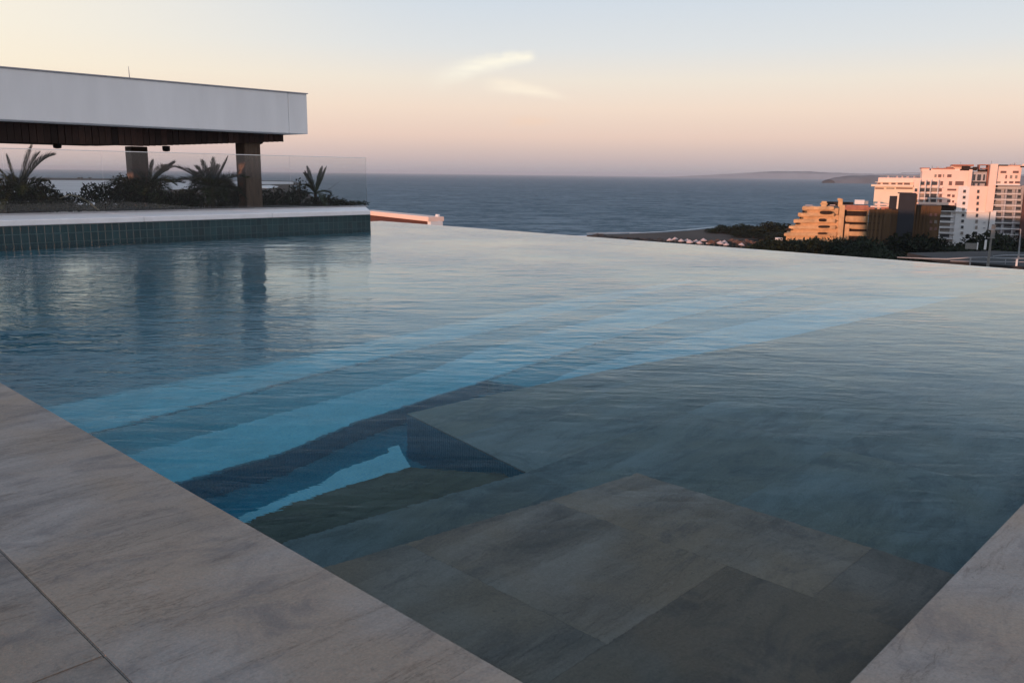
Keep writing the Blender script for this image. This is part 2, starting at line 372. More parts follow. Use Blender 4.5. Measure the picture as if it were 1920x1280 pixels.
# pool water: a refracting, reflecting surface with wind ripples
mt, nt, out = base_mat('pool_water'); M['water'] = mt
co = nt.new('ShaderNodeTexCoord').outputs['Object']
def rs(vec, ang, along, across):
    return nt.mapping(nt.mapping(vec, (1, 1, 1), (0, 0, -R(ang))), (along, across, 1))
sepw = nt.n.new('ShaderNodeSeparateXYZ'); nt.l.new(co, sepw.inputs[0])
open_ = nt.mr(sepw.outputs[1], 1.5, 8.5, .62, 1.25)      # the sheltered near corner lies stiller
dm = nt.noise(nt.mapping(co, (.35, .35, 1)), 1., 3, .5)
w1 = nt.noise(rs(co, 50, 1.6, .7), 1.5, 2, .5, .3)
w2 = nt.noise(rs(co, 40, 2.3, .8), 3.6, 3, .55, .6)
w3 = nt.noise(rs(co, 58, 1.9, .8), 14., 2, .5, .3)
h = nt.math('ADD', nt.math('MULTIPLY', w1, nt.mr(dm, .35, .65, .008, .015)), nt.math('ADD', nt.math('MULTIPLY', w2, nt.mr(dm, .3, .7, .0022, .0095)), nt.math('MULTIPLY', w3, nt.mr(dm, .38, .68, .0002, .0014))))
h = nt.math('MULTIPLY', h, open_)
bn = nt.n.new('ShaderNodeBump'); nt.l.new(h, bn.inputs['Height']); bn.inputs['Strength'].default_value = 1.; bn.inputs['Distance'].default_value = 1.
g = nt.new('ShaderNodeBsdfRefraction'); g.inputs['IOR'].default_value = 1.33; g.inputs['Roughness'].default_value = .0; g.inputs['Color'].default_value = (.99, .995, 1, 1)
gg = nt.new('ShaderNodeBsdfGlossy'); gg.inputs['Roughness'].default_value = .0; gg.inputs['Color'].default_value = (.88, .96, 1, 1)
fr = nt.new('ShaderNodeFresnel'); fr.inputs['IOR'].default_value = 1.33
for q in (g, gg, fr): nt.l.new(bn.outputs[0], q.inputs['Normal'])
ff = nt.ramp(fr.outputs[0], [(0, 0), (.03, .006), (.10, .015), (.2, .07), (.35, .33), (.6, .68), (1, 1)])
mx = nt.new('ShaderNodeMixShader'); nt.l.new(ff, mx.inputs[0]); nt.l.new(g.outputs[0], mx.inputs[1]); nt.l.new(gg.outputs[0], mx.inputs[2])
nt.l.new(mx.outputs[0], out.inputs[0])
va = nt.new('ShaderNodeVolumeAbsorption'); va.inputs['Color'].default_value = (0, .885, .925, 1); va.inputs['Density'].default_value = .52
nt.l.new(va.outputs[0], out.inputs['Volume'])

# sea
mt, nt, out = base_mat('sea_water'); M['sea'] = mt
co = nt.new('ShaderNodeTexCoord').outputs['Object']
rot = math.atan2(FH.y, FH.x)
a1 = nt.noise(nt.mapping(nt.mapping(co, (1, 1, 1), (0, 0, -rot)), (1.6, .6, 1)), .035, 5, .65)
a2 = nt.noise(nt.mapping(nt.mapping(co, (1, 1, 1), (0, 0, -rot)), (1.6, .7, 1)), .16, 4, .65)
a3 = nt.noise(nt.mapping(nt.mapping(co, (1, 1, 1), (0, 0, -rot)), (1.2, .25, 1)), .0025, 4, .6)
hh = nt.math('ADD', nt.math('MULTIPLY', a1, 7.), nt.math('MULTIPLY', a2, 2.6))
bn = nt.n.new('ShaderNodeBump'); nt.l.new(hh, bn.inputs['Height']); bn.inputs['Strength'].default_value = 1.; bn.inputs['Distance'].default_value = 1.
wv = nt.math('ADD', nt.math('MULTIPLY', a2, .5), nt.math('MULTIPLY', a1, .5))
dc = nt.mix(nt.mr(a3, .35, .65), (.14, .205, .25), (.18, .245, .29))
dc = nt.mix(nt.mr(wv, .43, .57), (.035, .085, .12), dc)  # light and dark of the waves painted in by wave height
b = nt.new('ShaderNodeBsdfDiffuse'); nt.l.new(dc, b.inputs[0]); nt.l.new(bn.outputs[0], b.inputs['Normal'])
gg = nt.new('ShaderNodeBsdfGlossy'); gg.inputs['Roughness'].default_value = .30; nt.l.new(bn.outputs[0], gg.inputs['Normal'])
fr = nt.new('ShaderNodeFresnel'); fr.inputs['IOR'].default_value = 1.33; nt.l.new(bn.outputs[0], fr.inputs['Normal'])
mx = nt.new('ShaderNodeMixShader'); nt.l.new(nt.mr(fr.outputs[0], 0, 1, .01, .26, False), mx.inputs[0]); nt.l.new(b.outputs[0], mx.inputs[1]); nt.l.new(gg.outputs[0], mx.inputs[2])
nt.l.new(mx.outputs[0], out.inputs[0])

# ================================================================== SETTING
SEA = -30.0
mb = MB(); K = 44000
ring = [(K*math.cos(2*math.pi*i/96), K*math.sin(2*math.pi*i/96)) for i in range(96)]
mb.add([(x, y, SEA) for x, y in ring], [list(range(96))])
tag(mb.build('sea', M['sea']), 'blue-grey sea with small wind waves running to the horizon', kind='structure')

def g2(px, py): p = G(px, py, SEA); return (p.x, p.y)
def vf(r, f): p = RH*r+FH*f; return (p.x, p.y)
shore = [vf(2600, 5200), vf(1100, 2300), vf(520, 900), g2(1640, 421), g2(1560, 423), g2(1470, 426), g2(1400, 428), g2(1330, 432), g2(1290, 436), g2(1250, 439), g2(1180, 442), g2(1120, 443), g2(1085, 447), vf(10, 260), vf(-25, 170), vf(-70, 190), vf(-110, 330), g2(610, 384), g2(590, 372), g2(575, 362), g2(556, 356), g2(545, 349), g2(568, 346), g2(548, 340), g2(480, 338.5), g2(380, 337.5), g2(250, 336), g2(100, 334), g2(-100, 333)]
land = shore+[vf(-3500, 600), vf(-3000, -2500), vf(3000, -2500), vf(5500, 2500)]
mb = MB(); mb.prism(land, SEA-1, SEA+.6)
tag(mb.build('ground', M['land']), 'dark scrubby shore ground far below the pool', kind='structure')
mb = MB(); mb.prism([g2(1100, 444), g2(1120, 442.4), g2(1180, 441.2), g2(1250, 438), g2(1290, 435), g2(1330, 431), g2(1400, 427), g2(1480, 425.5), g2(1480, 447), g2(1400, 452), g2(1300, 456), g2(1240, 454), g2(1180, 448)], SEA-1, SEA+.75)
tag(mb.build('beach', M['sand']), 'damp brown sand of the beach', kind='structure')
mb = MB(); sh2 = [(1040, 444.4), (1120, 441.9), (1180, 440.6), (1250, 437.2), (1290, 434.2), (1330, 430.2), (1400, 426.3), (1480, 424.7), (1600, 422)]
mb.prism([g2(*p) for p in sh2]+[g2(x, y+1.2+.5*math.sin(x*.11)) for x, y in sh2[::-1]], SEA-.5, SEA+.35)
mb.prism([g2(1180, 437.6), g2(1240, 434.5), g2(1300, 429.8), g2(1352, 424.5), g2(1352, 424.8), g2(1300, 430.3), g2(1240, 435), g2(1180, 438)], SEA-.5, SEA+.2)
mb.prism([g2(1100, 437.8), g2(1160, 437), g2(1200, 436.2), g2(1160, 437.4), g2(1100, 438.1)], SEA-.5, SEA+.2)
tag(mb.build('surf', M['foam']), 'thin white line of surf along the beach', kind='stuff')
mb = MB(); mb.prism([g2(-100, 338), g2(100, 338.5), g2(250, 339), g2(380, 339), g2(480, 340), g2(548, 341.5), g2(560, 345.4), g2(470, 346.5), g2(470, 352), g2(300, 357), g2(260, 388), g2(100, 392), g2(-200, 380)], SEA-1, SEA+.8)
tag(mb.build('sand_flat', M['sand_pale']), 'pale sand flat and lagoon beyond the planter', kind='structure')
mb = MB(); mb.prism([g2(488, 349), g2(505, 348), g2(522, 350.5), g2(518, 353), g2(500, 354), g2(488, 353)], SEA-1, SEA+1.1)
tag(mb.build('surf_pool', M['foam']), 'small white patch of foaming water on the sand', kind='stuff')

# headlands
def headland(name, prof, D, dep, label):
    mb = MB(); n = len(prof); cols = []
    for (px, top) in prof:
        row = []
        hz = W(px, top, D).z
        for j in range(9):
            u = j/8; prw = math.sin(math.pi*u)**.6
            p = W(px, 340, D)+FH*(dep*(u-.5)); jit = (mnoise.noise(Vector((px*.05, j*.7, D)))*.05+1) if 0 < j < 8 else 1
            row.append(Vector((p.x, p.y, SEA-2+(hz-SEA+2)*prw*jit)))
        cols.append(row)
    vs = [v for r in cols for v in r]
    fs = [(i*9+j, i*9+j+1, (i+1)*9+j+1, (i+1)*9+j) for i in range(n-1) for j in range(8)]
    mb.add(vs, fs)
    tag(mb.build(name, M['headland'], smooth=True), label, kind='structure')
def dense(pts, step):
    o = []
    for (x0, y0), (x1, y1) in zip(pts, pts[1:]):
        k = max(1, int((x1-x0)/step)); o += [(x0+(x1-x0)*i/k, y0+(y1-y0)*i/k+.35*mnoise.noise(Vector((x0+(x1-x0)*i/k, 0, 0))*.08)) for i in range(k)]
    return o+[pts[-1]]
headland('far_headland', dense([(1255, 331.5), (1340, 327.5), (1400, 324), (1440, 321.6), (1510, 321.2), (1560, 324), (1640, 326), (1720, 326), (1900, 328), (2100, 326)], 8), 21000, 1500, 'very faint low headland on the horizon')
headland('near_headland', dense([(1553, 336.5), (1564, 333), (1584, 330.2), (1604, 329), (1640, 329), (1700, 329), (1900, 330), (2100, 331)], 5), 5200, 250, 'darker low headland reaching out behind the hotels')

# pool deck: individual slate slabs
X0, Y0, X1, Y1 = 1.713, .857, 16.87, 19.61
ZD = .025
mb = MB()
def slab(x0, x1, y0, y1, tone, z1=ZD, th=.04, g=.0011):
    mb.box(x0+g, x1-g, y0+g, y1-g, z1-th, z1, tone)
ys = [-1.4, 9.7, 14.5, 19.6]
tn = [.5, .52, .56, .44, .52, .6, .4, .55, .5, .6, .5]
for a, b_, tt in zip(ys, ys[1:], tn): slab(.868, X0, a, b_, tt)
ys2 = [-1.4, 1.0, 2.62, 4.4, 6.2, 8., 9.8, 11.6, 13.4, 15.2, 19.6]
for i, (a, b_) in enumerate(zip(ys2, ys2[1:])):
    slab(-.55, .868, a, b_, [.30, .24, .32, .5, .55, .42, .5, .46, .5, .5][i]); slab(-2.4, -.55, a-.0, b_, .5+.1*math.sin(i*2.3)); slab(-6, -2.4, a, b_, .5)
xs = [1.713, 7.1, 12.8, 17.1]
for i, (a, b_) in enumerate(zip(xs, xs[1:])):
    slab(a, b_, -.05, Y0, [.62, .68, .6, .55, .6, .52, .6, .5][i]); slab(a, b_, -1.4, -.05, .5)
deck = mb.build('pool_deck', M['stone'], bevel=.004)
tag(deck, 'grey-brown slate paving around the near corner of the pool', kind='structure')
mb = MB(); mb.box(-6, X0-.004, -1.4, 19.6, -.6, ZD-.035); mb.box(X0-.002, 17.1, -1.4, Y0-.004, -.6, ZD-.036)
tag(mb.build('deck_bed', M['dark_metal']), 'dark mortar bed under the slate paving', kind='structure')

# ================================================================== POOL BASIN
pool = thing('swimming_pool', (X0, Y0, -1.4), 'large infinity pool with slate ledges and blue mosaic steps under clear water', 'swimming pool')
edge_far = [(16.85, 3.30), (10.84, 3.59), (7.85, 3.85), (5.58, 4.23), (4.48, 4.34), (3.57, 4.42)]
# deep floor
mb = MB(); mb.box(X0-.05, 16.86, 6.8, 22.15, -1.75, -1.5); mb.build('deep_floor', M['blue_floor'], pool)
def band(name, mat, lo, hi, ztop, zb=-1.8):
    m_ = MB(); m_.prism(lo+hi[::-1], zb, ztop); return m_.build(name, mat, pool)
Alo = [(X0, 3.70), (2.17, 3.765), (2.6, 3.77), (3.05, 3.745)]
Ahi = [(X0, 3.73), (2.0, 3.82), (2.3, 3.88), (2.52, 3.90), (2.72, 4.00), (2.94, 4.01), (3.12, 4.04), (3.15, 4.10), (3.24, 4.10)]
Blo = [(X0, 4.68), (2.07, 4.70), (2.78, 4.71), (3.44, 4.88), (3.63, 4.90), (4.79, 5.03), (6.37, 5.25), (8.67, 5.50), (11.1, 5.60), (12.6, 5.72)]
Bhi = [(X0, 5.27), (2.04, 5.31), (3.02, 5.41), (4.2, 5.53), (4.94, 5.66), (5.65, 5.88), (9., 6.29), (12.6, 5.9)]
Clo = [(X0, 6.1), (2.08, 6.14), (3.17, 6.30), (4.35, 6.46), (5.52, 6.58), (9, 6.95), (12.0, 7.3)]
Chi = [(X0, 6.95), (2.2, 6.98), (3.08, 7.0), (4.0, 7.06), (4.76, 7.12), (9, 7.5), (12.0, 7.45)]
band('first_step', M['step_stone'], [(X0, 2.9), (3.42, 2.9)], [(X0, 3.70), (2.17, 3.765), (2.6, 3.77), (3.05, 3.745), (3.42, 3.22)], -.50)
band('first_step_nosing', M['blue_light'], Alo, Ahi, -.497)
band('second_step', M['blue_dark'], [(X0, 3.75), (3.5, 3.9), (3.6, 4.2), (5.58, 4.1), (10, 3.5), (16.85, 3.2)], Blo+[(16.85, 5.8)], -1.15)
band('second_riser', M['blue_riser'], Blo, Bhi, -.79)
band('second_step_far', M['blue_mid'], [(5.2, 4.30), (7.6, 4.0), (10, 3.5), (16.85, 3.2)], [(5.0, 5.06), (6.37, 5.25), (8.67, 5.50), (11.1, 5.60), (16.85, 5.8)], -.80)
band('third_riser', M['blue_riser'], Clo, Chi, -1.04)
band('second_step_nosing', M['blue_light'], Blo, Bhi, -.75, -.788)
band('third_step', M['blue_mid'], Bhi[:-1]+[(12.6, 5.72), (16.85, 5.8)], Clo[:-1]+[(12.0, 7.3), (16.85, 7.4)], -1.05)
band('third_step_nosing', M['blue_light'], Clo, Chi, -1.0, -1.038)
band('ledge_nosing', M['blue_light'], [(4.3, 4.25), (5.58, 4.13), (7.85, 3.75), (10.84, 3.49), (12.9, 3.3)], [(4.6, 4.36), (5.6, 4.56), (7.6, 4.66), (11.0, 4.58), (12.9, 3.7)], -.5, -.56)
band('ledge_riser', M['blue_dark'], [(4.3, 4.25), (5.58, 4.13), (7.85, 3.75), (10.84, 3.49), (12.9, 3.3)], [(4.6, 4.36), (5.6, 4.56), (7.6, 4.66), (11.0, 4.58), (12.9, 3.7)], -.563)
# the big slate ledge, 0.3 m down
mb = MB()
outer = [(X0, Y0-.05), (16.85, Y0-.05)]+edge_far+[(3.34, 3.07), (1.92, 3.25), (X0-.04, 3.27)]
mb.prism(outer, -1.8, -.325, .5)
mb.build('ledge_wall', M['blue_dark_wall'], pool)
mb = MB()
def clip_prism(poly, x0, x1, y0, y1, z0, z1, tone):
    def cl(p, f):
        o = []
        for i in range(len(p)):
            a, b_ = p[i], p[(i+1) % len(p)]; da, db = f(a), f(b_)
            if da >= 0: o.append(a)
            if (da > 0 > db) or (da < 0 < db): t = da/(da-db); o.append((a[0]+(b_[0]-a[0])*t, a[1]+(b_[1]-a[1])*t))
        return o
    for f in (lambda p: p[0]-x0, lambda p: x1-p[0], lambda p: p[1]-y0, lambda p: y1-p[1]):
        poly = cl(poly, f)
        if len(poly) < 3: return
    mb.prism(poly, z0, z1, tone)
sx = [X0-.04, 3.345, 5.0, 6.7, 8.4, 10.1, 11.8, 13.5, 15.2, 16.9]; sy = [Y0-.05, 2.0, 3.07, 3.8, 4.6]
for i in range(len(sx)-1):
    for j in range(len(sy)-1):
        # outline pieces are convex enough per cell after clipping left notch / right shelf separately
        if i == 0:
            if j < 2: clip_prism([(X0-.04, Y0-.05), (3.345, Y0-.05), (3.345, 3.07), (1.92, 3.25), (X0-.04, 3.27)], sx[i], sx[i+1], sy[j], 3.3 if j == 1 else sy[j+1], -.325, -.30, .42+.1*rnd.random())
        else:
            clip_prism([(3.345, Y0-.05), (16.85, Y0-.05)]+edge_far+[(3.34, 3.07)], sx[i], sx[i+1], sy[j], sy[j+1], -.325, -.30, .45+.16*rnd.random())
mb.build('slate_ledge', M['shelf_stone'], pool)
# top ledge, 0.15 m down
mb = MB(); top = [(X0-.04, Y0-.05), (3.63, Y0-.05), (3.66, 2.53), (2.9, 2.64), (1.84, 2.80), (X0-.04, 2.82)]
def TS(a, b_, c, d, tone): clip_prism(top, a+.0005, b_-.0005, c+.0005, d-.0005, -.31, -.15, tone)
TS(1.6, 3.03, .7, 1.62, .14); TS(3.03, 3.8, .7, 1.245, .24); TS(3.03, 3.8, 1.245, 2.9, .60); TS(1.6, 2.2, 1.62, 2.9, .42); TS(2.2, 3.03, 1.62, 2.9, .50)
mb.build('corner_ledge', M['stone_wet'], pool)
# basin walls
mb = MB(); mb.box(X0-.20, X0-.041, Y0-.05, 19.6, -1.8, -.04); mb.box(X0-.2, 16.9, Y0-.2, Y0-.051, -1.8, -.04)
mb.build('basin_wall', M['blue_dark_wall'], pool)
mb = MB(); mb.box(16.86, 17.04, Y0-.2, 22.3, -1.8, -.012)
mb.build('overflow_edge', M['coping'], pool)
# water
mb = MB(); mb.prism([(X0-.035, Y0-.04), (16.97, Y0-.04), (16.97, 22.2), (16.3, 22.2), (14.58, 19.63), (X0-.035, 19.63)], -1.79, 0)
tag(mb.build('pool_water', M['water']), 'clear rippled pool water reflecting the dusk sky', kind='structure')

# ================================================================== PLANTER WALL, WALKWAY COPING
wall = thing('planter_wall', (5, 19.6, 0), 'low teal tiled wall with a pale coping at the far end of the pool', 'wall')
mb = MB(); mb.prism([(-2, 19.61), (14.62, 19.61), (16.15, 21.9), (-2, 21.9)], -1.8, .37); mb.build('tiled_face', M['wall_tile'], wall)
mb = MB()
xs = [-2, 1.5, 4.9, 8.2, 11.5]
mb.prism([(11.502, 19.58), (14.60, 19.58), (16.18, 21.95), (11.502, 21.95)], .373, .49)
for a, b_ in zip(xs, xs[1:]): mb.box(a+.002, b_-.002, 19.58, 21.95, .373, .49)
mb.build('coping', M['coping'], wall, bevel=.012)

# planter soil
mb = MB(); N = 40
vs = []; fs = []
for i in range(N+1):
    for j in range(7):
        x = -2+18.1*i/N; y = 21.97+4.2*j/6; z = .50+.10*mnoise.noise(Vector((x*.9, y*.9, 3)))+.05*math.sin(x)
        if i == N: z -= .2
        vs.append((x, y, z))
for i in range(N):
    for j in range(6): fs.append((i*7+j, (i+1)*7+j, (i+1)*7+j+1, i*7+j+1))
mb.add(vs, fs); tag(mb.build('planting_bed', M['soil']), 'dark soil of the raised planting bed behind the coping', kind='structure')
mb = MB(); mb.box(-2, 16.1, 21.96, 26.3, -30, .36)
tag(mb.build('terrace_slab', M['coping']), 'terrace slab carrying the planting bed', kind='structure')

# ================================================================== GLASS RAILING
YG = 21.78
rail = thing('glass_railing', (10, YG, .49), 'frameless clear glass railing along the back of the pale coping', 'railing')
pxs = [-230, 4, 190, 383, 543, 686]
gx = [WY(p, 290, YG).x for p in pxs]; zt = WY(500, 292, YG).z
for a, b_ in zip(gx, gx[1:]):
    mb = MB(); mb.box(a+.008, b_-.008, YG-.006, YG+.006, .50, zt); p = mb.build('glass_panel', M['glass'], rail)
    mb = MB(); mb.box(a+.008, b_-.008, YG-.0065, YG+.0065, zt+.0005, zt+.018); mb.build('polished_edge', M['glass_edge'], p)
mb = MB(); mb.box(gx[0], gx[-1], YG-.03, YG+.03, .491, .53); mb.build('base_channel', M['light_metal'], rail)

# ================================================================== PAVILION
pav = thing('pavilion', (9, 23, .49), 'white flat-roofed open pavilion on timber posts behind the glass railing', 'pavilion')
mb = MB(); mb.box(-4, 13.02, 21.1, 26.4, 2.585, 3.67); mb.box(13.026, 13.62, 21.1, 26.4, 2.585, 3.67); mb.build('roof', M['white'], pav, bevel=.01)
mb = MB(); mb.box(-4.03, 13.65, 21.07, 26.43, 3.673, 3.70); mb.build('roof_flashing', M['hotel_grey'], pav)
mb = MB(); x = -4.
def beamz(x): return 2.13 if x < 9.2 else 2.13+(x-9.2)/(13.35-9.2)*.26
while x < 13.3:
    w = .155; mb.frame_box((x+w/2, 22.0+.012*math.sin(x*9), (beamz(x)+2.58)/2), (Vector((1, 0, 0)), Vector((0, 1, 0)), Vector((0, 0, 1))), (w/2-.006, .03, (2.58-beamz(x))/2-.001), rnd.random()); x += w
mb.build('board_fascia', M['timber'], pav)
mb = MB(); x = -4.
while x < 13.3:
    w = .31; mb.box(x+.004, min(x+w-.004, 13.33), 22.04, 25.9, beamz(x)+.06, 2.58, rnd.random()); x += w
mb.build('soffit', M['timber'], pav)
def column(xl, xr, yb, yt, wid, tone):
    mb = MB(); y = 22.12
    mb.box(xl, xl+wid, y, y+wid, .40, beamz(xl)+.1); c = mb.build('post', M['post_wood'], pav, bevel=.012)
    return c
ca = WY(447, 330, 22.12).x; column(ca+.22, 0, 0, 0, .50, 0)
mb = MB(); mb.box(ca+.74, ca+.80, 22.3, 22.45, .42, 2.3); mb.tube([(ca+.77, 22.4, 2.28), (ca+.95, 22.4, 2.36)], .035); mb.build('downpipe', M['dark_metal'], pav)
cb = WY(240, 330, 25.).x
mb = MB(); mb.box(cb+.15, cb+.62, 25.0, 25.45, .40, 2.2); mb.build('post', M['post_wood'], pav, bevel=.012)
for px in (107, 311):
    p = WY(px, 270, 23.2)
    mb = MB(); mb.lathe((p.x, p.y, 2.10), [(.03, -.06), (.09, -.045), (.10, 0), (.10, .09)], 14); mb.build('ceiling_lamp', M['dark_metal'], pav)
p = WY(243, 148, 24.)
ant = MB(); ant.tube([(p.x, 24., 3.70), (p.x, 24., p.z-.02), (p.x-.006, 24., WY(243, 125, 24.).z)], [.018, .014, .006], 6)
tag(ant.build('antenna', M['light_metal']), 'thin antenna rod standing on the white roof', 'antenna')

# ================================================================== PLANTS IN THE BED
def frond(mb, base, direction, length, up, droop, leafl, n=26, width=.022, tone=.5, one_side=0):
    d = Vector(direction).normalized(); pts = []
    for i in range(n+1):
        t = i/n; pts.append(Vector(base)+d*(length*t*(1-.15*t))+Vector((0, 0, up*t-droop*t*t)))
    mb.tube(pts, [.016*(1-.8*i/n)+.002 for i in range(n+1)], 4, tone)
    side = d.cross(Vector((0, 0, 1))).normalized()
    for i in range(2, n+1):
        t = i/n; p = pts[i]; tang = (pts[i]-pts[i-1]).normalized(); ll = leafl*(math.sin(math.pi*min(1, .15+.85*t))*.75+.25)
        for sg in (-1, 1):
            for q in range(2):
                dirl = (tang*(.75+.2*rnd.random())+side*sg*(.75+.2*rnd.random())+Vector((0, 0, .28+.3*rnd.random()))).normalized()
                b0 = p-tang*(q*.5*length/n); tip = b0+dirl*ll*(.8+.4*rnd.random())-Vector((0, 0, .12*ll))
                midp = b0+dirl*ll*.5; wv = tang*width*.5
                mb.add([b0-wv*.5, midp-wv, tip, midp+wv, b0+wv*.5], [(0, 1, 2, 3, 4)], rnd.random())
def palm(px, pybase, Y, height, nf, seed, label, fr=None, leafl=.34):
    rnd.seed(seed)
    b0 = WY(px, pybase, Y); base = Vector((b0.x, Y, .5)); top = Vector((b0.x, Y, .5+height))
    t = thing('palm', base, label, 'palm', 'young palms in the planting bed')
    mb = MB(); mb.tube([base-Vector((0, 0, .1)), base+Vector((.01, 0, height*.5)), top], [.07, .06, .05], 8); mb.build('trunk', M['bark'], t)
    mb = MB()
    for i in range(nf):
        a = 2*math.pi*i/nf+rnd.random()*.6; L = .75+.35*rnd.random()
        frond(mb, top, (math.cos(a), math.sin(a)*.8, 0), L*(.7+.6*rnd.random()), .15+.85*rnd.random(), .25+.6*rnd.random(), leafl*(.8+.5*rnd.random()), width=.016+.012*rnd.random())
    if fr:
        for (dx, dy, L, up, dr, ll) in fr: frond(mb, top, (dx, dy, 0), L*(.9+.2*rnd.random()), up*(.88+.2*rnd.random()), dr, ll, n=34, width=.022)
    mb.build('fronds', M['palm_leaf'], t); return t
def cluster_leaves(mb, c, rad, n, size, seed):
    r = random.Random(seed)
    for i in range(n):
        v = Vector((r.gauss(0, 1), r.gauss(0, 1), r.gauss(0, 1))).normalized()*(r.random()**.4)
        k = 1+.35*mnoise.noise(v*2.2+Vector((seed, 0, 0)))
        p = Vector(c)+Vector((v.x*rad[0], v.y*rad[1], v.z*rad[2]))*k
        a = Vector((r.gauss(0, 1), r.gauss(0, 1), r.gauss(0, 1)+.4)).normalized(); b_ = a.cross(Vector((r.random(), r.random(), r.random()))).normalized()
        s = size*(.6+.8*r.random()); mb.add([p-a*s, p+b_*s*.45, p+a*s, p-b_*s*.45], [(0, 1, 2, 3)], r.random())
def shrub(x, y, w, h, n, size, seed, label, z0=.5):
    rnd.seed(seed)
    t = thing('shrub', (x, y, z0), label, 'shrub', 'shrubs in the planting bed')
    mb = MB()
    for i in range(5): mb.tube([(x, y, z0-.05), (x+rnd.uniform(-.2, .2)*w, y+rnd.uniform(-.2, .2), z0+h*.4), (x+rnd.uniform(-.45, .45)*w, y+rnd.uniform(-.3, .3), z0+h*.85)], [.02, .014, .006], 5)
    mb.build('stems', M['bark'], t)
    mb = MB(); k = max(3, int(w/.28))
    for i in range(k):
        u = (i+.5)/k-.5
        hh = h*(1-.9*u*u)*(.75+.35*rnd.random())
        cluster_leaves(mb, (x+u*w, y+rnd.uniform(-.25, .25), z0+hh*.5), (w/k*.95, .38, hh*.52), n//k, size, seed+i)
    mb.build('foliage', M['leaf'], t); return t
def XY(px, Y): return WY(px, 360, Y).x
RHX = (1, 0)
palm(36, 390, 22.9, .50, 12, 1, 'leftmost palm with one tall frond arching to the right over a shrub', [(1, -.05, 1.05, 1.55, .75, .50), (.9, .05, .85, 1.45, .60, .45), (-.6, .2, .5, .9, .2, .35), (-.25, 0, .2, 1.05, .1, .3), (.5, 0, .45, 1.25, .25, .4), (.8, -.1, .6, 1.4, .45, .45)], .36)
palm(280, 390, 22.9, .60, 26, 2, 'bushy palm in front of the farther timber post', [(1, 0, .65, .75, .3, .35), (.2, 0, .2, .75, .1, .3)], .34)
palm(400, 390, 22.7, .55, 26, 3, 'dense palm with a tall frond touching the nearer timber post', [(.9, -.1, .55, .95, .1, .22), (.95, -.12, .55, .98, .1, .2), (-.9, 0, .75, .70, .15, .3), (.1, 0, .1, .85, .05, .35), (-.35, 0, .3, .85, .1, .35), (.4, 0, .25, .82, .1, .35), (-.6, 0, .5, .8, .12, .35)], .36)
palm(592, 384, 22.6, .38, 3, 4, 'small sparse palm with V-shaped fronds right of the nearer post', [(.95, -.1, .46, .90, .02, .20), (.97, -.08, .48, .88, .02, .16), (.6, .1, .30, .88, .05, .2), (.7, .1, .34, .84, .03, .2), (-.35, 0, .30, .92, .1, .25), (-.45, .1, .36, .92, .15, .25), (-.7, .0, .45, .88, .25, .22), (-.9, 0, .5, .55, .3, .25)], .2)
shrub(XY(8, 22.8), 22.8, 1.25, 0.87, 1500, .055, 11, 'dark dense shrub at the left edge of the picture')
shrub(XY(75, 22.6), 22.6, .95, 0.78, 1100, .05, 12, 'olive-brown rounded shrub under the arching frond')
shrub(XY(128, 22.8), 22.8, .75, 0.45, 500, .05, 13, 'low straggly shrub right of the olive-brown one')
shrub(XY(210, 22.9), 22.9, 1.25, 0.87, 1600, .05, 14, 'broad dark shrub rising towards the farther timber post')
shrub(XY(255, 22.7), 22.7, 1.0, 0.98, 1300, .05, 15, 'tall dark shrub at the foot of the farther timber post')
shrub(XY(335, 22.6), 22.6, 1.3, 0.55, 1200, .045, 16, 'low grey-green shrub between the two middle palms')
shrub(XY(425, 22.8), 22.8, .8, 0.62, 700, .045, 17, 'dark shrub just left of the nearer timber post')
shrub(XY(520, 22.7), 22.7, 1.1, 0.42, 800, .04, 18, 'low ground shrub just right of the nearer timber post')
shrub(XY(562, 22.75), 22.75, .5, 0.87, 500, .04, 19, 'feathery upright shrub left of the V-shaped palm')
shrub(XY(612, 22.5), 22.5, 1.0, 0.36, 800, .04, 20, 'reddish low shrub beneath the V-shaped palm')
shrub(XY(655, 22.3), 22.3, .8, 0.2, 500, .035, 21, 'very low shrub tapering off at the right end of the bed')
shrub(XY(375, 23.9), 23.9, 1.2, .70, 900, .045, 31, 'dense back shrub behind the low grey-green one')
shrub(XY(450, 24.0), 24.0, 1.1, .60, 900, .045, 32, 'back shrub seen on both sides of the nearer timber post')
shrub(XY(512, 23.9), 23.9, 1.3, .52, 1100, .045, 33, 'dark back shrub between the nearer post and the V-shaped palm')
# the bare pale stalk arching over the coping and a thin sprig
p0 = WY(112, 372, 22.3); p1 = WY(150, 372, 22.3); p2 = WY(187, 396, 22.3)
mb = MB(); L = [p0, (p0+p1)/2+Vector((0, 0, .09)), p1+Vector((0, 0, .03)), (p1+p2)/2+Vector((0, 0, .05)), p2]
mb.tube(L, [.012, .014, .016, .02, .026], 6)
tag(mb.build('dry_palm_stalk', M['dry_stem']), 'bare pale palm stalk arching down to the coping', 'stalk')
sp = thing('sprig', WY(606, 384, 22.4), 'thin leafy sprig standing at the right end of the bed', 'plant')
mb = MB(); q0 = WY(606, 384, 22.4)
mb.tube([q0-Vector((0, 0, .08)), WY(612, 358, 22.4), WY(640, 338, 22.4)], [.010, .006, .002], 5)
for i in range(14):
    a = q0+Vector((rnd.uniform(-.05, .05), 0, rnd.uniform(.0, .18))); mb.add([a, a+Vector((.02, 0, .05)), a+Vector((rnd.uniform(-.05, .12), .02, rnd.uniform(.1, .22)))], [(0, 1, 2)])
mb.build('stem', M['bark'], sp)

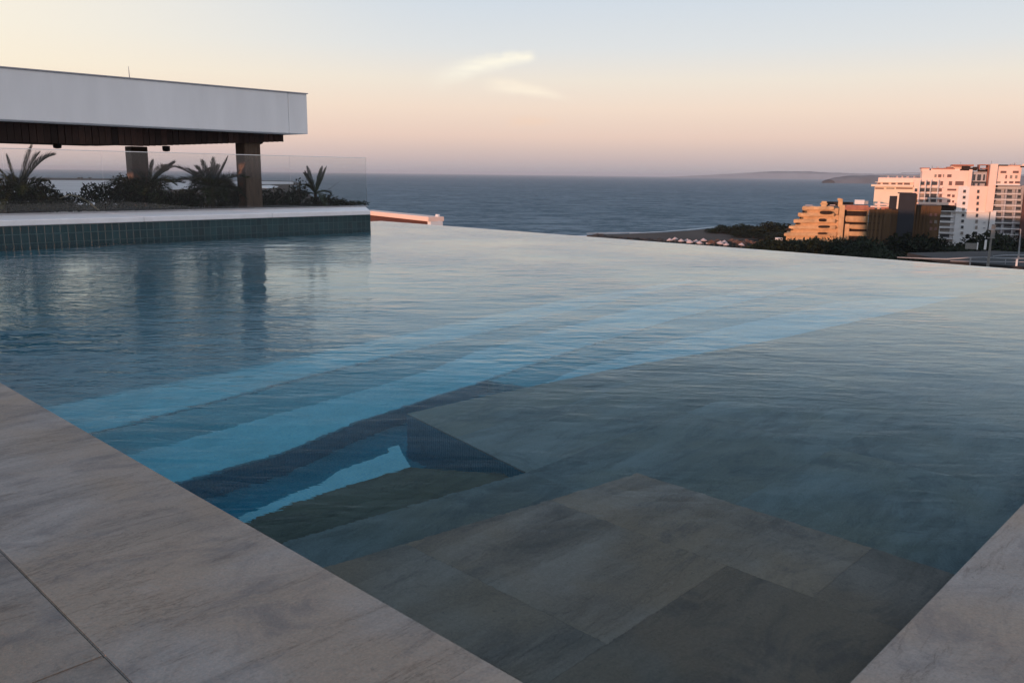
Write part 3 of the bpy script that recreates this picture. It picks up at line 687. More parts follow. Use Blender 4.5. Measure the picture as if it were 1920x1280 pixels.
# ================================================================== LOWER ROOF PARAPET BEYOND THE EDGE
D = 40
par = thing('lower_parapet', W(760, 420, D), 'low parapet of a lower terrace, its cap coloured rose as if sunlit, beyond the end of the tiled wall', 'parapet')
a = W(688, 399, D+3); b_ = W(818, 409, D-3); dv = (b_-a); dv.z = 0; ln = dv.length; dv.normalize(); nv = Vector((-dv.y, dv.x, 0))
if nv.dot(FH) < 0: nv = -nv
zt_ = (a.z+b_.z)/2
mid_ = (a+b_)/2
mb = MB(); mb.frame_box((mid_.x, mid_.y, zt_-1.2), (dv, nv, Vector((0, 0, 1))), (ln/2-.25, .25, 1.1)); mb.build('parapet_wall', M['maroon'], par)
mb = MB(); mb.frame_box((mid_.x, mid_.y, zt_), (dv, nv, Vector((0, 0, 1))), (ln/2, .4, .097)); mb.build('cap', M['pink'], par, bevel=.02)  # rose colour puts low sunlight into the cap
mb = MB(); e = mid_+dv*(ln/2-.1); mb.frame_box((e.x, e.y, zt_-1.2), (dv, nv, Vector((0, 0, 1))), (.14, .3, 1.1)); mb.tube([(e.x+.15, e.y, zt_-.3), (e.x+.15, e.y, zt_+.2)], [.16, .10], 10); mb.build('end_post', M['hotel_white'], par)

# ================================================================== TREES (far, below)
def crown_mesh(seed, n=1500):
    r = random.Random(seed); mb = MB()
    cl = [(r.uniform(-.38, .38), r.uniform(-.38, .38), r.uniform(.25, .80), r.uniform(.22, .36)) for _ in range(11)]
    for (cx, cy, cz, rr) in cl: cluster_leaves(mb, (cx, cy, cz), (rr, rr, rr*.8), n//11, .06, seed*31+int(cx*100))
    return mb
tree_kinds = []
def make_tree(seed):
    t = thing('tree', (0, 0, 0), 'tree', 'tree', 'trees on the shore below the pool')
    mb = MB(); mb.tube([(0, 0, -.05), (.02, .01, .3), (.0, .03, .6)], [.04, .03, .018], 6)
    for k in range(3):
        a = k*2.1+seed; mb.tube([(.01, .01, .33), (.2*math.cos(a), .2*math.sin(a), .62)], [.02, .008], 5)
    mb.build('trunk', M['bark'], t, world=False)
    c = crown_mesh(seed).build('crown', M['leaf'], t, world=False)
    return t
protos = [make_tree(s) for s in (3, 5, 8)]
used = [False]*3
def put_tree(px, pyb, pyt, label, z=SEA+.5, D=None, wide=1.):

    """a tree whose foot stands on the ground seen at (px, pyb) and whose top reaches about pyt"""
    p = G(px, pyb, z) if D is None else W(px, pyb, D); 
    if D is not None: p.z = z
    Dd = p.dot(FH); top = W(px, pyt, Dd).z; h = max(1.5, (top-p.z)/.98)
    k = rnd.randrange(3); pr = protos[k]
    if not used[k]:
        used[k] = True; t = pr; t.location = p; t.rotation_euler = (0, 0, rnd.random()*6); t['label'] = label
    else: t = dup(pr, p, label, rnd.random()*6)
    s = h; t.scale = (s*rnd.uniform(1.0, 1.35)*wide, s*rnd.uniform(1.0, 1.35)*wide, s); return t
rnd.seed(50)
LB = 'dark tree in the belt along the beach left of the orange building'
for px, yb, yt in ((1333, 437, 430), (1347, 438, 424), (1356, 437, 427), (1368, 438, 425), (1380, 440, 428), (1392, 440, 427), (1405, 441, 422), (1416, 441, 424), (1428, 443, 427), (1440, 443, 427), (1450, 444, 425), (1461, 445, 418), (1473, 446, 425), (1480, 449, 436), (1412, 447, 434), (1436, 448, 435), (1458, 450, 436), (1385, 446, 434)):
    put_tree(px, yb, yt-1.5, LB, wide=2.)
LB = 'dark tree in the shaded grove below the orange terraced building'
for i in range(60):
    px = 1462+(i+rnd.random())*170/60
    put_tree(px, 0, 449+rnd.random()*22-(px-1462)*.02, LB, D=296+rnd.random()*18)
LB = 'dark tree in front of the brown building and its dark tower'
for i in range(26):
    px = 1626+(i+rnd.random())*100/26
    put_tree(px, 0, 470+rnd.random()*14, LB, D=262+rnd.random()*24)
for px, yt in ((1656, 447), (1668, 452), (1661, 460), (1646, 470)): put_tree(px, 0, yt, LB, D=288)
LB = 'dark tree at the foot of the white hotel'
for px, yt in ((1735, 450), (1748, 441), (1762, 437), (1776, 440), (1786, 450), (1797, 464), (1806, 468), (1815, 466), (1826, 469), (1838, 462), (1848, 458), (1872, 462), (1885, 456), (1898, 448), (1908, 440), (1918, 436), (1722, 462), (1755, 464), (1790, 472), (1935, 440), (1742, 455), (1770, 452), (1862, 466), (1890, 466), (1905, 456)):
    put_tree(px, 0, yt, LB, D=292+rnd.random()*14)
for i in range(34):
    px = 1728+(i+rnd.random())*200/34
    put_tree(px, 0, 474+rnd.random()*10, LB, D=262+rnd.random()*24)
# far little trees beside the lagoon
for px in (148, 153, 169):
    t = dup(protos[0], G(px, 336.5, SEA+.6), 'one of three tiny dark trees on the pale spit beyond the railing', rnd.random()*6); t.scale = (7, 7, 7); t['group'] = 'tiny trees on the pale spit'

# rocks
rock = None
rnd.seed(9)
def rock_mesh(seed):
    bm = bmesh.new(); bmesh.ops.create_icosphere(bm, subdivisions=2, radius=1)
    for v in bm.verts: v.co *= 1+.35*mnoise.noise(v.co*1.6+Vector((seed, 0, 0))); v.co.z *= .6
    me = bpy.data.meshes.new('shore_rock'); bm.to_mesh(me); bm.free(); me.materials.append(M['rock']); return me
rms = [rock_mesh(s) for s in (1, 2, 3)]
for i in range(46):
    px = 1118+rnd.random()**1.1*128; yb = 443.5+(px-1118)*.045+rnd.random()*3.0
    if i < 3: px, yb = 1120+i*4, 443
    o = bpy.data.objects.new('shore_rock', rms[i % 3]); COL.objects.link(o); o.location = G(px, yb, SEA+.7)
    s = rnd.uniform(.5, 1.2) if i > 2 else 2.2; o.scale = (s*1.4, s, s); o.rotation_euler = (0, 0, rnd.random()*6)
    tag(o, 'dark rock on the shoreline just beyond the pool edge', 'rock', 'rocks along the shoreline')

# beach parasols
rnd.seed(21)
def make_parasol():
    t = thing('beach_parasol', (0, 0, 0), 'pale pink beach parasol', 'parasol', 'pale parasols on the beach')
    mb = MB(); mb.tube([(0, 0, 0), (0, 0, 2.6)], .05, 6); mb.build('pole', M['light_metal'], t, world=False)
    mb = MB(); n = 8; vs = [(0, 0, 2.75)]; 
    for j in range(n):
        a = 2*math.pi*j/n; vs.append((1.5*math.cos(a), 1.5*math.sin(a), 1.75))
    for j in range(n):
        a = 2*math.pi*j/n; vs.append((1.5*math.cos(a), 1.5*math.sin(a), 1.5))
    fs = [(0, 1+j, 1+(j+1) % n) for j in range(n)]+[(1+j, 1+n+j, 1+n+(j+1) % n, 1+(j+1) % n) for j in range(n)]
    mb.add(vs, fs); mb.build('canopy', M['canopy'], t, world=False); return t
pp = make_parasol(); first = True
for px, yb in ((1256, 457), (1266, 455), (1277, 458), (1288, 457), (1293, 461), (1304, 459), (1311, 462), (1319, 459), (1329, 463), (1339, 461), (1349, 464), (1357, 462), (1362, 465), (1389, 466)):
    p = G(px, yb, SEA+.75)
    lb = 'small pale pink parasol on the brown beach above the pool edge'
    if first: t = pp; first = False; t.location = p; t['label'] = lb
    else: t = dup(pp, p, lb)
    t.rotation_euler = (rnd.uniform(-.15, .15), rnd.uniform(-.15, .15), rnd.random()); s = rnd.uniform(.8, 1.15); t.scale = (s, s, s)
# thatched beach shelters
def make_hut():
    t = thing('beach_shelter', (0, 0, 0), 'x', 'beach shelter', 'brown thatched shelters behind the parasols')
    for sx_ in (-1, 1):
        for sy_ in (-1, 1):
            mb = MB(); mb.tube([(sx_*1.3, sy_*1.1, 0), (sx_*1.3, sy_*1.1, 2.2)], .08, 6); mb.build('post', M['bark'], t, world=False)
    mb = MB(); mb.add([(-1.8, -1.6, 2.0), (1.8, -1.6, 2.0), (1.8, 1.6, 2.0), (-1.8, 1.6, 2.0), (-.5, 0, 3.3), (.5, 0, 3.3)], [(0, 1, 5, 4), (1, 2, 5), (2, 3, 4, 5), (3, 0, 4), (3, 2, 1, 0)]); mb.build('roof', M['thatch'], t, world=False); return t
hp = make_hut(); first = True
for i, px in enumerate((1372, 1381, 1390, 1399, 1408, 1417, 1427, 1437, 1447, 1457, 1345, 1333)):
    p = G(px, 461+(i % 3)*2+(px-1372)*.03, SEA+.7); lb = 'brown thatched shelter in the row between the parasols and the grove'
    if first: t = hp; first = False; t.location = p; t['label'] = lb
    else: t = dup(hp, p, lb)
    t.rotation_euler = (0, 0, rnd.random()*3)
# white lookout
p = G(1462, 470, SEA+.6); lk = thing('lifeguard_tower', p, 'small white lookout hut on posts left of the orange building', 'lookout')
Dk = p.dot(FH)
mb = MB(); mb.vbox(1456, 1467, 446, 451, Dk, 2); mb.build('cabin', M['hotel_white'], lk)
mb = MB(); mb.vbox(1457, 1458.2, 451, 470, Dk+.3, .2); mb.vbox(1464, 1465.2, 451, 470, Dk+.3, .2); mb.build('posts', M['light_metal'], lk)
mb = MB(); mb.vbox(1455, 1469, 458.5, 460, Dk-.4, 2.4); mb.build('platform', M['hotel_white'], lk)

# ================================================================== BUILDINGS
def ground_D(px, py): return G(px, py, SEA+.6).dot(FH)
def part(name, mat, root, boxes, D, dep, bevel=0):
    mb = MB()
    for b_ in boxes:
        dd = b_[4] if len(b_) > 4 else 0; dp = b_[5] if len(b_) > 5 else dep
        mb.vbox(b_[0], b_[1], b_[2], b_[3], D+dd, dp)
    return mb.build(name, mat, root, bevel=bevel)
wr = random.Random(77)
def window(root, x0, x1, y0, y1, D, off, fm='hotel_white', pm='window', fr=.5):
    mb = MB(); mb.vbox(x0-fr, x1+fr, y0-fr, y1+fr, D+off-.10, .14); f = mb.build('window', M[fm], root)
    mb = MB(); mb.vbox(x0, x1, y0, y1, D+off-.16, .1); mb.build('pane', M[pm if wr.random() < .8 else 'curtain'], f)

# --- orange terraced building
face(18.5)
DO = 344.
ob = thing('terraced_building', W(1550, 460, DO), 'sunlit orange terraced apartment building stepping down to the left', 'building')
ZB = 500
mb = MB()
levels = [(388, 400, 1504, 1572), (400, 412, 1496, 1572), (412, 424, 1488, 1574), (424, 437, 1479, 1575), (437, 462, 1470, 1577)]
for i, (y0, y1, x0, x1) in enumerate(levels):
    mb.vbox(x0+3, x1, y0+2, y1+1, DO+1.2, 14-.2*i)
mb.vbox(1571, 1581, 385, 470, DO-.3, 8)
mb.vbox(1583, 1626, 387, 470, DO+2.0, 12)
mb.build('wall', M['orange'], ob)
rnd.seed(4)
for i, (y0, y1, x0, x1) in enumerate(levels):
    # rounded parapet of each terrace
    mb = MB(); seg = []
    xx = x0
    c0 = W(x0, y0+2.6, DO); c1 = W(x1-8, y0+2.6, DO); hgt = (W(x0, y0-.2, DO)-W(x0, y0+6.2, DO)).z/2
    n = 14; pts = []
    for k in range(n+1):
        u = k/n; p = c0.lerp(c1, u); wob = .7*math.sin(u*9+i*1.3)+.3*math.sin(u*23+i)
        pts.append(p+FRAME[0]*(-.2+wob*.5)); 
    vs = []; fs = []
    zc = c0.z
    for k, p in enumerate(pts):
        hz = hgt*(1+.18*math.sin(k*1.7+i)); zc = p.z
        vs += [Vector((p.x, p.y, zc-hz)), Vector((p.x, p.y, zc+hz)), Vector((p.x, p.y, zc+hz))+FRAME[0]*2.2, Vector((p.x, p.y, zc-hz))+FRAME[0]*2.2]
    for k in range(n):
        for j in range(4): fs.append((k*4+j, (k+1)*4+j, (k+1)*4+(j+1) % 4, k*4+(j+1) % 4))
    fs += [(0, 1, 2, 3), (n*4+3, n*4+2, n*4+1, n*4)]
    mb.add(vs, fs); mb.build('terrace_parapet', M['orange'], ob, bevel=.2)
def opening(x0, x1, y0, y1, off=-.9):
    mb = MB(); n = 14; cx, cy = (x0+x1)/2, (y0+y1)/2
    vs = []
    for f_ in (0, 1):
        for k in range(n):
            a = 2*math.pi*k/n; e = .55
            ux = math.copysign(abs(math.cos(a))**e, math.cos(a)); uy = math.copysign(abs(math.sin(a))**.8, math.sin(a))
            vs.append(W(cx+ux*(x1-x0)/2, cy+uy*(y1-y0)/2, DO+off)+FRAME[0]*(f_*1.4))
    fs = [list(range(n)), list(range(2*n-1, n-1, -1))]+[(k, n+k, n+(k+1) % n, (k+1) % n) for k in range(n)]
    mb.add(vs, fs); mb.build('opening_shade', M['orange_dark'], ob)  # solid dark plug, the shade of an opening painted on
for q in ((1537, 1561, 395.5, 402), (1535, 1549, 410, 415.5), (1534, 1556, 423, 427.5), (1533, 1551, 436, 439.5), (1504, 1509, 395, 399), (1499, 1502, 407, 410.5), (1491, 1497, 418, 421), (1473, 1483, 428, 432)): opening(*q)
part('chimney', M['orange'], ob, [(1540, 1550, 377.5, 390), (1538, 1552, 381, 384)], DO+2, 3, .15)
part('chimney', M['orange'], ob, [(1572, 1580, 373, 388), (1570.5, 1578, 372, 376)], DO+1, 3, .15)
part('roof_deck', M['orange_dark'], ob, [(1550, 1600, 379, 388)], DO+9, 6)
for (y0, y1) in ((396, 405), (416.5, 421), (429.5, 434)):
    part('recess_shade', M['orange_dark'], ob, [(1585, 1625, y0, y1)], DO+1.7, 1)  # dark box painting the shade between the parapets
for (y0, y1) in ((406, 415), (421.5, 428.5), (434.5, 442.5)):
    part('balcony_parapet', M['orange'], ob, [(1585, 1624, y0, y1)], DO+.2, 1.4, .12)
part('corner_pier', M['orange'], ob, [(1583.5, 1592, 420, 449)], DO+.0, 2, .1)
part('undercroft_shade', M['orange_dark'], ob, [(1592.5, 1627, 443, 466)], DO+.6, 2)  # dark box standing in for shade under the balconies
part('roof_slab', M['rose_dark'], ob, [(1582, 1628, 385, 391), (1584, 1632, 388, 394, -1.)], DO+.8, 8)

part('terrace_rail', M['light_metal'], ob, [(1506, 1538, 386.2, 386.7), (1552, 1570, 386, 386.5)]+[(1506+i*4, 1506.4+i*4, 386.5, 389) for i in range(9)], DO+1.5, .12)
part('awning', M['canopy'], ob, [(1510, 1524, 384.5, 385.5), (1556, 1566, 384, 385.2)], DO+5, 2)
# --- small roof structures: white box hut on the roof
rh = thing('rooftop_plant_hut', W(1614, 380, DO+4), 'small white hut standing on the flat roof of the orange building', 'rooftop hut')
part('box', M['hotel_white'], rh, [(1603, 1621, 375, 383)], DO+5, 4); part('lean_to', M['light_metal'], rh, [(1621.3, 1628, 377, 383)], DO+5.5, 3)

# --- brown apartment building in the shade with its dark service tower
face(23.)
DB = 328.
bb = thing('brown_building', W(1690, 480, DB), 'shaded brown clad building with a tall dark blue service tower', 'building')
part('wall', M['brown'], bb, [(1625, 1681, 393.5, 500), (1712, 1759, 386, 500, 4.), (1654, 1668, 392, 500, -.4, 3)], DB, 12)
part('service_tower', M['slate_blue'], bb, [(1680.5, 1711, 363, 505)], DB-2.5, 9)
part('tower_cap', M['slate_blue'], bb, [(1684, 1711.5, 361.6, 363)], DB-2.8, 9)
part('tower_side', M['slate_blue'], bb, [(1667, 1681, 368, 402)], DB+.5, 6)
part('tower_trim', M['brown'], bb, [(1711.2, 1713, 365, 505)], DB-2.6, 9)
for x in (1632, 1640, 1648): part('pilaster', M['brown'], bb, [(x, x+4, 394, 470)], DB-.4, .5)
for y in (405, 418, 431, 444, 457): part('floor_band', M['orange_dark'], bb, [(1626, 1653, y, y+1)], DB-.25, .5)
for x in (1716, 1722, 1729, 1736): part('pilaster', M['brown'], bb, [(x, x+2.6, 388, 478)], DB+3.6, .5)
for y in (400, 413, 426): 
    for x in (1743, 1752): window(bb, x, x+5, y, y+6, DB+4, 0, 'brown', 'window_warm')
part('roof_terrace', M['pink'], bb, [(1632, 1664, 386.5, 389), (1640, 1668, 382, 384.5, 1.), (1645, 1650, 378, 393, 1.5, 2)], DB+2, 5)
part('roof_clutter', M['rose_dark'], bb, [(1627, 1640, 389.3, 393), (1652, 1667, 388.5, 393)], DB+1.5, 5)
part('roof_edge', M['dark_metal'], bb, [(1712, 1759, 384.3, 386)], DB+3.7, 12)

# --- big rose and white hotel, low sun also put into the rose tint
face(23.2)
DH = 370.
ht = thing('hotel', W(1800, 475, DH), 'large stepped rose and white hotel, its upper floors lit by the low sun and tinted rose for it', 'hotel')
# long low wing
part('wing_wall', M['cream'], ht, [(1637.5, 1720, 349.5, 400)], DH+2, 16)
part('wing_upper_wall', M['pink'], ht, [(1646, 1726, 333.5, 347)], DH+5, 14)
part('wing_cornice', M['cream'], ht, [(1633, 1712, 346.3, 350), (1640, 1712, 341.5, 342.3, 3)], DH+.5, 14)
for x0, x1 in ((1645, 1651), (1655, 1666), (1671, 1679), (1683, 1692), (1695, 1706), (1713, 1721)): window(ht, x0, x1, 343, 347.5, DH+5, 0, 'cream', 'window_warm')
for x0, x1 in ((1641, 1657), (1662, 1677), (1680, 1711)): window(ht, x0, x1, 352, 354.5, DH+2, 0, 'cream', 'window_warm', .3)
part('roof_railing', M['light_metal'], ht, [(1650+i*3.1, 1650.5+i*3.1, 328.5, 334) for i in range(24)]+[(1650, 1726, 329, 329.5)], DH+6, .15)
part('roof_furniture', M['canopy'], ht, [(1664, 1667, 329, 333.5), (1680, 1684, 330, 333.5), (1690, 1693, 329.5, 333.5), (1700, 1704, 330.5, 333.5), (1713, 1716, 330, 333.5)], DH+8, 1)
part('shade_cable', M['dark_metal'], ht, [(1690, 1727, 324.3, 324.8)], DH+8, .2)
# middle block
part('block_wall', M['pink'], ht, [(1726, 1817, 320, 385), (1712, 1727, 337, 385, 1)], DH, 18)
part('block_top', M['pink'], ht, [(1728, 1742, 316, 321), (1746, 1800, 316.3, 320), (1783, 1820, 311.5, 320, 3)], DH+1, 14)
part('block_roof', M['rose_dark'], ht, [(1726.5, 1744, 314.6, 316), (1748, 1790, 315.4, 317.4), (1776, 1784, 313, 315.5), (1786, 1826, 308.6, 311.6)], DH+.7, 12)
for x0, x1 in ((1752, 1756), (1759, 1765), (1768, 1770), (1776, 1784)): window(ht, x0, x1, 327, 332.5, DH, 0, 'pink', 'window_warm', .3)
for x0, x1 in ((1748, 1753), (1763, 1768), (1779, 1785), (1791, 1807)): window(ht, x0, x1, 340, 347.5, DH, 0, 'pink', 'window_warm', .3)
for y0 in (353.5, 363.8, 374.):
    window(ht, 1715, 1720, y0, y0+6, DH+1, 0, 'hotel_white', 'window', .4)
# balcony grid
part('balcony_frame', M['hotel_white'], ht, [(x, x+1.3, 337, 379) for x in (1723, 1734, 1743.5, 1757.5)]+[(1723, 1767, y, y+1.3) for y in (350.5, 361.2, 371.5)], DH-1.6, 1.6)
for y0 in (340, 352.5, 363, 373.2):
    for x0, x1 in ((1725, 1733), (1736, 1743), (1745.5, 1757)): window(ht, x0, x1, y0+.6, y0+7, DH, -.3, 'hotel_grey', 'window', .2)
for y0 in (353.5, 363.8, 374): window(ht, 1761, 1766, y0, y0+6, DH, 0, 'pink', 'window_warm', .3)
for x0, x1, y0, y1 in ((1776, 1793, 354, 357.5), (1776, 1782, 364, 369), (1785, 1790, 365, 370), (1776, 1782, 374.5, 379), (1785, 1789, 376, 380)): window(ht, x0, x1, y0, y1, DH, 0, 'pink', 'window_warm', .3)
part('base_ledge', M['pink'], ht, [(1722, 1790, 379.5, 384)], DH-2.2, 4)
part('ledge_shade', M['orange_dark'], ht, [(1715, 1790, 384.6, 396)], DH-.3, 10)  # dark box painting the shade below the ledge
# lower storeys (in shade), kept white without the rose sun tint
part('lower_wall', M['hotel_white'], ht, [(1759, 1793, 393, 480, 0), (1790, 1853, 350, 480, -1)], DH, 18)
for i in range(6):
    y0 = 397+i*10.4; window(ht, 1762, 1783-i*.8, y0, y0+6.5, DH, 0, 'hotel_white', 'window', .2)
part('floor_slab', M['hotel_white'], ht, [(1759, 1788, 405.3+i*10.4, 406.9+i*10.4) for i in range(5)]+[(1760, 1792, 395.2, 396.6), (1790, 1853, 397, 398)], DH-1.8, 2)
# tall block with two small window columns
part('tall_wall', M['pink'], ht, [(1816, 1853.5, 349, 397), (1816, 1822, 318, 350)], DH-1.1, 18)  # rose sun tint stops at the shadow line
for i in range(8):
    y0 = 356+i*11.2; window(ht, 1806-i*.7, 1811-i*.7, y0, y0+5.4, DH, -1.1, 'hotel_white' if i > 3 else 'pink', 'window', .2)  # frame tint switches at the painted shadow line
    window(ht, 1832-i*.6, 1836.5-i*.6, y0, y0+6.2, DH, -1.15, 'hotel_white' if i > 3 else 'pink', 'window', .2)
part('small_vent', M['hotel_grey'], ht, [(1844, 1848, 416, 418), (1843.5, 1847.5, 426, 428.5)], DH-1.3, .2)
# upper loggia
part('loggia_back', M['hotel_grey'], ht, [(1821, 1849, 322, 350)], DH+1.2, 10)
for x0, x1 in ((1824.5, 1829), (1832, 1839.5), (1843, 1847)): window(ht, x0, x1, 327, 339, DH+1.2, 0, 'hotel_white', 'window', .4)
part('loggia_rail', M['dark_metal'], ht, [(1821, 1848.5, 340.5, 343.5), (1824, 1826, 343.5, 349), (1833, 1835, 343.5, 349), (1846.5, 1848.5, 343.5, 349)], DH-.6, .4)
part('pergola', M['rose_dark'], ht, [(1836, 1852.5, 308.5, 310), (1836, 1837.5, 310, 318), (1841, 1852, 315.2, 316.8), (1851, 1852.8, 309, 349)], DH+1, 8)
part('void_shade', M['orange_dark'], ht, [(1804, 1815, 311, 319), (1815, 1824, 314.6, 321.5), (1825, 1832, 313, 320), (1834, 1849, 318, 322)], DH+.4, 3)  # dark boxes painting shade into the roof gaps
# stair tower
part('stair_tower', M['pink'], ht, [(1852.8, 1866.5, 308, 397)], DH-2.0, 16)  # sunlit copy of the tower wall, rose down to the shadow line
part('stair_tower_base', M['hotel_white'], ht, [(1852.8, 1863, 397, 480)], DH-1.9, 16)  # shaded copy of the same tower, white below the shadow line
# right block
part('right_upper_wall', M['pink'], ht, [(1869, 1914, 310.5, 346)], DH-.5, 14)
part('right_roof', M['dark_metal'], ht, [(1867.5, 1890, 308.8, 311.2), (1867.3, 1869.5, 310, 324)], DH-1.0, 8)
part('right_roof_edge', M['rose_dark'], ht, [(1891, 1914, 309.4, 310.6)], DH-.8, 10)
for x0, x1, y0, y1 in ((1876, 1887, 320.5, 324.8), (1899, 1910, 320.5, 324.8), (1885, 1888, 328.5, 335), (1893.5, 1898, 328.5, 335), (1903, 1907.5, 329, 335), (1867, 1876, 340, 344), (1883, 1888, 340, 344), (1892, 1900, 340, 344), (1903, 1912, 340, 344)): window(ht, x0, x1, y0, y1, DH-.5, 0, 'pink', 'window_warm', .3)
part('right_cornice', M['hotel_white'], ht, [(1866, 1913, 345.4, 347.6)], DH-3.2, 4)
part('right_lower_wall', M['hotel_grey'], ht, [(1863, 1915, 348, 480)], DH+.4, 14)  # shade put into the grey of this lower wall
part('balcony_pier', M['hotel_grey'], ht, [(x, x+3.2, 352, 478) for x in (1878.4, 1898.6)], DH-1.2, 1.6)
for i in range(9):
    y0 = 355.4+i*10.9
    for x0, x1 in ((1864, 1877), (1882.6, 1897.5), (1903.5, 1914)): window(ht, x0, x1, y0, y0+6.2, DH, .4, 'hotel_white', 'window', .1)
part('balcony_slab', M['hotel_white'], ht, [(1862.6-.3*i, 1915, 362.6+i*10.9, 364.2+i*10.9) for i in range(10)]+[(1866, 1914, 352.2, 353.6)], DH-1.6, 2.1)

# --- maroon building at the right edge
mbld = thing('maroon_building', W(1930, 475, DH-14), 'maroon brick building cut off by the right edge of the picture', 'building')
part('wall', M['maroon'], mbld, [(1915.6, 1965, 314, 485)], DH-4, 1.5)
part('parapet', M['orange_dark'], mbld, [(1914.6, 1966, 311.5, 314)], DH-4.5, 2.5)
part('rooftop_box', M['pink'], mbld, [(1917, 1926, 307.5, 311.5)], DH-3.5, 1)
for i in range(10): window(mbld, 1924, 1932, 322+i*14, 329+i*14, DH-4, 0, 'maroon', 'window', .4)

for i in range(5): part('balcony_rail', M['light_metal'], ht, [(1761, 1787, 402.4+i*10.4, 402.9+i*10.4)], DH-1.7, .1)
for i in range(9): part('balcony_rail', M['light_metal'], ht, [(1863, 1914, 359.6+i*10.9, 360.1+i*10.9)], DH-1.7, .1)
for q in ((1756, 1761, 312.8, 315.6), (1770, 1774, 313.5, 315.5), (1895, 1900, 307.4, 309.6), (1903, 1905, 305.5, 309.6)): part('roof_unit', M['hotel_grey'], ht, [q], DH+5, 2)
part('roof_mast', M['dark_metal'], ht, [(1747.6, 1748.1, 311, 316), (1801, 1801.4, 303, 312), (1859, 1859.4, 301, 308)], DH+4, .15)
# --- low white boundary wall in front of the hotel
lw = thing('boundary_wall', W(1815, 470, 310), 'low pale wall at the foot of the white hotel', 'wall')
part('panel', M['pole'], lw, [(1810, 1833, 456, 467)], 312, .5)
part('pier', M['hotel_white'], lw, [(1846, 1850, 450, 468), (1832, 1834, 455, 468)], 311.6, .8)

face(0)
# ================================================================== ROADSIDE RAIL, LAMPS (lower right)
DR = 118.
rd = MB()
pa = W(1560, 497, 150); pb = W(1990, 486, 150)
q_ = [W(1782, 489, 118), W(1990, 492, 108), W(1990, 487.5, 132), W(1862, 486.5, 136), W(1700, 485.2, 130)]
rd.prism([(p.x, p.y) for p in q_], q_[0].z-.5, q_[0].z)
tag(rd.build('road_deck', M['asphalt']), 'dark raised road just beyond the right end of the pool edge', kind='structure')
rl = thing('road_railing', W(1800, 486, DR), 'pale metal railing along the raised road beyond the pool edge', 'railing')
mb = MB(); pts = [W(1682, 482.4, DR), W(1730, 484.5, DR-1), W(1775, 485.8, DR-2), W(1815, 483.2, DR-3), W(1850, 482.6, DR-4), W(1880, 484.2, DR-5), W(1935, 484.6, DR-6)]
mb.tube(pts, [.06, .09, .12, .09, .07, .09, .09], 6); mb.build('top_rail', M['light_metal'], rl)
mb = MB(); pts = [W(1862, 480.2, DR+8), W(1882, 478.6, DR+8), W(1940, 478.2, DR+8)]; mb.tube(pts, [.05, .08, .08], 6); mb.build('rear_rail', M['light_metal'], rl)
mb = MB(); pts = [W(1782, 489.3, DR-2), W(1840, 490.5, DR-3), W(1940, 491.3, DR-6)]; mb.tube(pts, .05, 6); mb.build('lower_rail', M['hotel_grey'], rl)
for x, y0, w in ((1820, 483.5, .09), (1886, 484.4, .05)):
    mb = MB(); a = W(x, y0, DR-3.5); mb.tube([a, (a.x, a.y, a.z-3.2)], w, 8); mb.build('post', M['light_metal'], rl)
bl = thing('white_marker_post', W(1906, 510, DR-5), 'short white post standing against the railing at the right edge', 'post')
mb = MB(); a = W(1907.2, 485.6, DR-6); mb.tube([a, (a.x, a.y, a.z-3.4)], [.13, .16], 10); mb.build('shaft', M['hotel_white'], bl)
pl = thing('utility_pole', W(1857, 500, DR-6), 'thick weathered concrete pole with a crossarm in front of the hotel', 'pole')
mb = MB(); a = W(1858.5, 446, DR-6); mb.tube([(a.x, a.y, a.z-4.5), a], [.20, .12], 10); mb.build('shaft', M['pole'], pl)
mb = MB(); mb.vbox(1853, 1866, 445.2, 447.2, DR-6.2, .3); mb.vbox(1859, 1866, 421, 446, DR-5.6, .12); mb.build('crossarm', M['pole'], pl)
sl_ = thing('street_lamp', W(1910, 485, DR-8), 'tall pale street lamp with a long arm to the left at the right edge', 'street lamp')
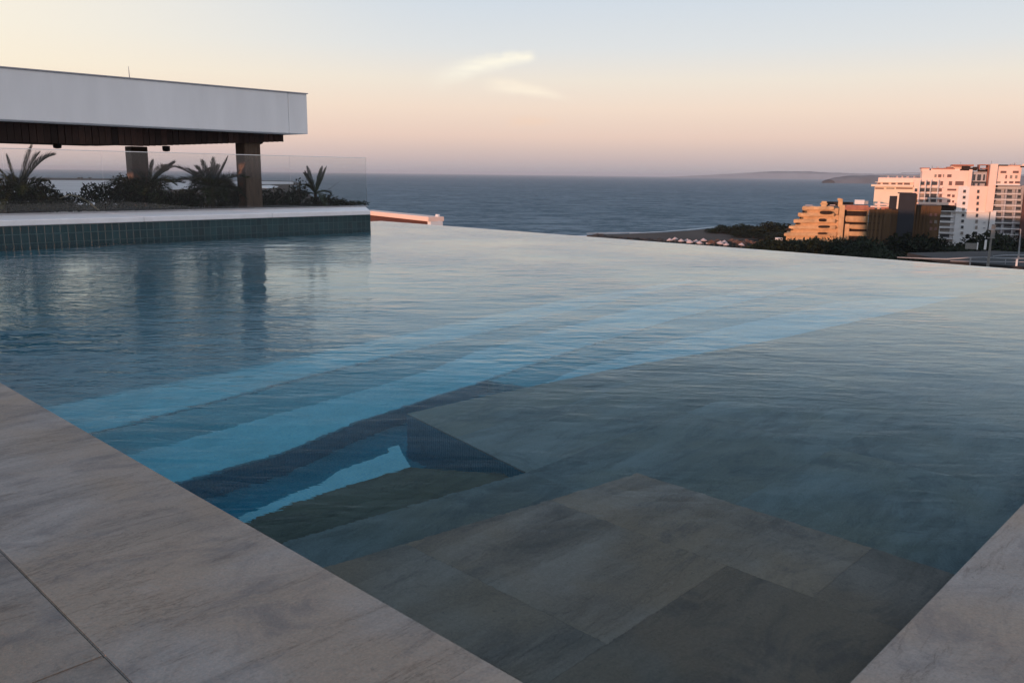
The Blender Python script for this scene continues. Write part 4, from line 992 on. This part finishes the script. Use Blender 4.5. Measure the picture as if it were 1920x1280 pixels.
mb = MB(); a = W(1914, 430, DR-8); b_ = W(1909.5, 484, DR-8); mb.tube([(b_.x, b_.y, b_.z), a], [.12, .06], 8); mb.build('shaft', M['light_metal'], sl_)
mb = MB(); mb.tube([a, W(1885, 430.2, DR-8), W(1862, 430.8, DR-8)], [.06, .05, .04], 6); mb.build('arm', M['light_metal'], sl_)
mb = MB(); mb.vbox(1856, 1865, 429.8, 431.6, DR-8.1, .3); mb.build('lamp_head', M['light_metal'], sl_)

# ================================================================== OWN BUILDING AND AN ADDED SHADE BLOCK (outside the picture, they cast the evening shade)
mb = MB(); mb.box(-6, 17.02, -10, 19.5, SEA, -1.9)
hb = thing('pool_building', (0, 0, SEA), 'building carrying the rooftop pool and its slate deck', 'building')
mb.build('facade', M['hotel_white'], hb)
P = W(1628, 396, 324); back_d = 330.; e_ = azdir(SUN_AZ)
c0 = P+e_*back_d; ztop = P.z+back_d*math.tan(R(SUN_EL))
side = Vector((-e_.y, e_.x, 0))
if side.dot(RH) < 0: side = -side
nb = thing('shade_block', (c0.x, c0.y, SEA), 'unseen pale block added left of the pool to shade the lower hotel floors', 'building')
cc = c0+side*32; cc.z = (SEA+ztop)/2
mb = MB(); mb.frame_box(cc+e_*7, (side, e_, Vector((0, 0, 1))), (32, 7, (ztop-SEA)/2)); mb.build('facade', M['hotel_white'], nb)  # added out of view to shade the lower hotel floors
for i in range(10):
    for k in range(8):
        q = c0+side*(4+k*8)-e_*.05; q.z = SEA+4+i*3.2
        if q.z > ztop-2: continue
        mb = MB(); mb.frame_box(q, (side, e_, Vector((0, 0, 1))), (1.4, .1, .8)); mb.build('window', M['window'], nb)

# ================================================================== HAZE
mt, nt, out = base_mat('sea_haze')
pv = nt.new('ShaderNodeVolumePrincipled'); pv.inputs['Color'].default_value = (.84, .87, .95, 1); pv.inputs['Density'].default_value = 5.5e-5; pv.inputs['Anisotropy'].default_value = .1
nt.l.new(pv.outputs[0], out.inputs['Volume'])
mb = MB(); mb.box(-45500, 45500, -45500, 45500, SEA-3.5, 75.)
tag(mb.build('haze', mt), 'thin evening sea haze', kind='stuff')
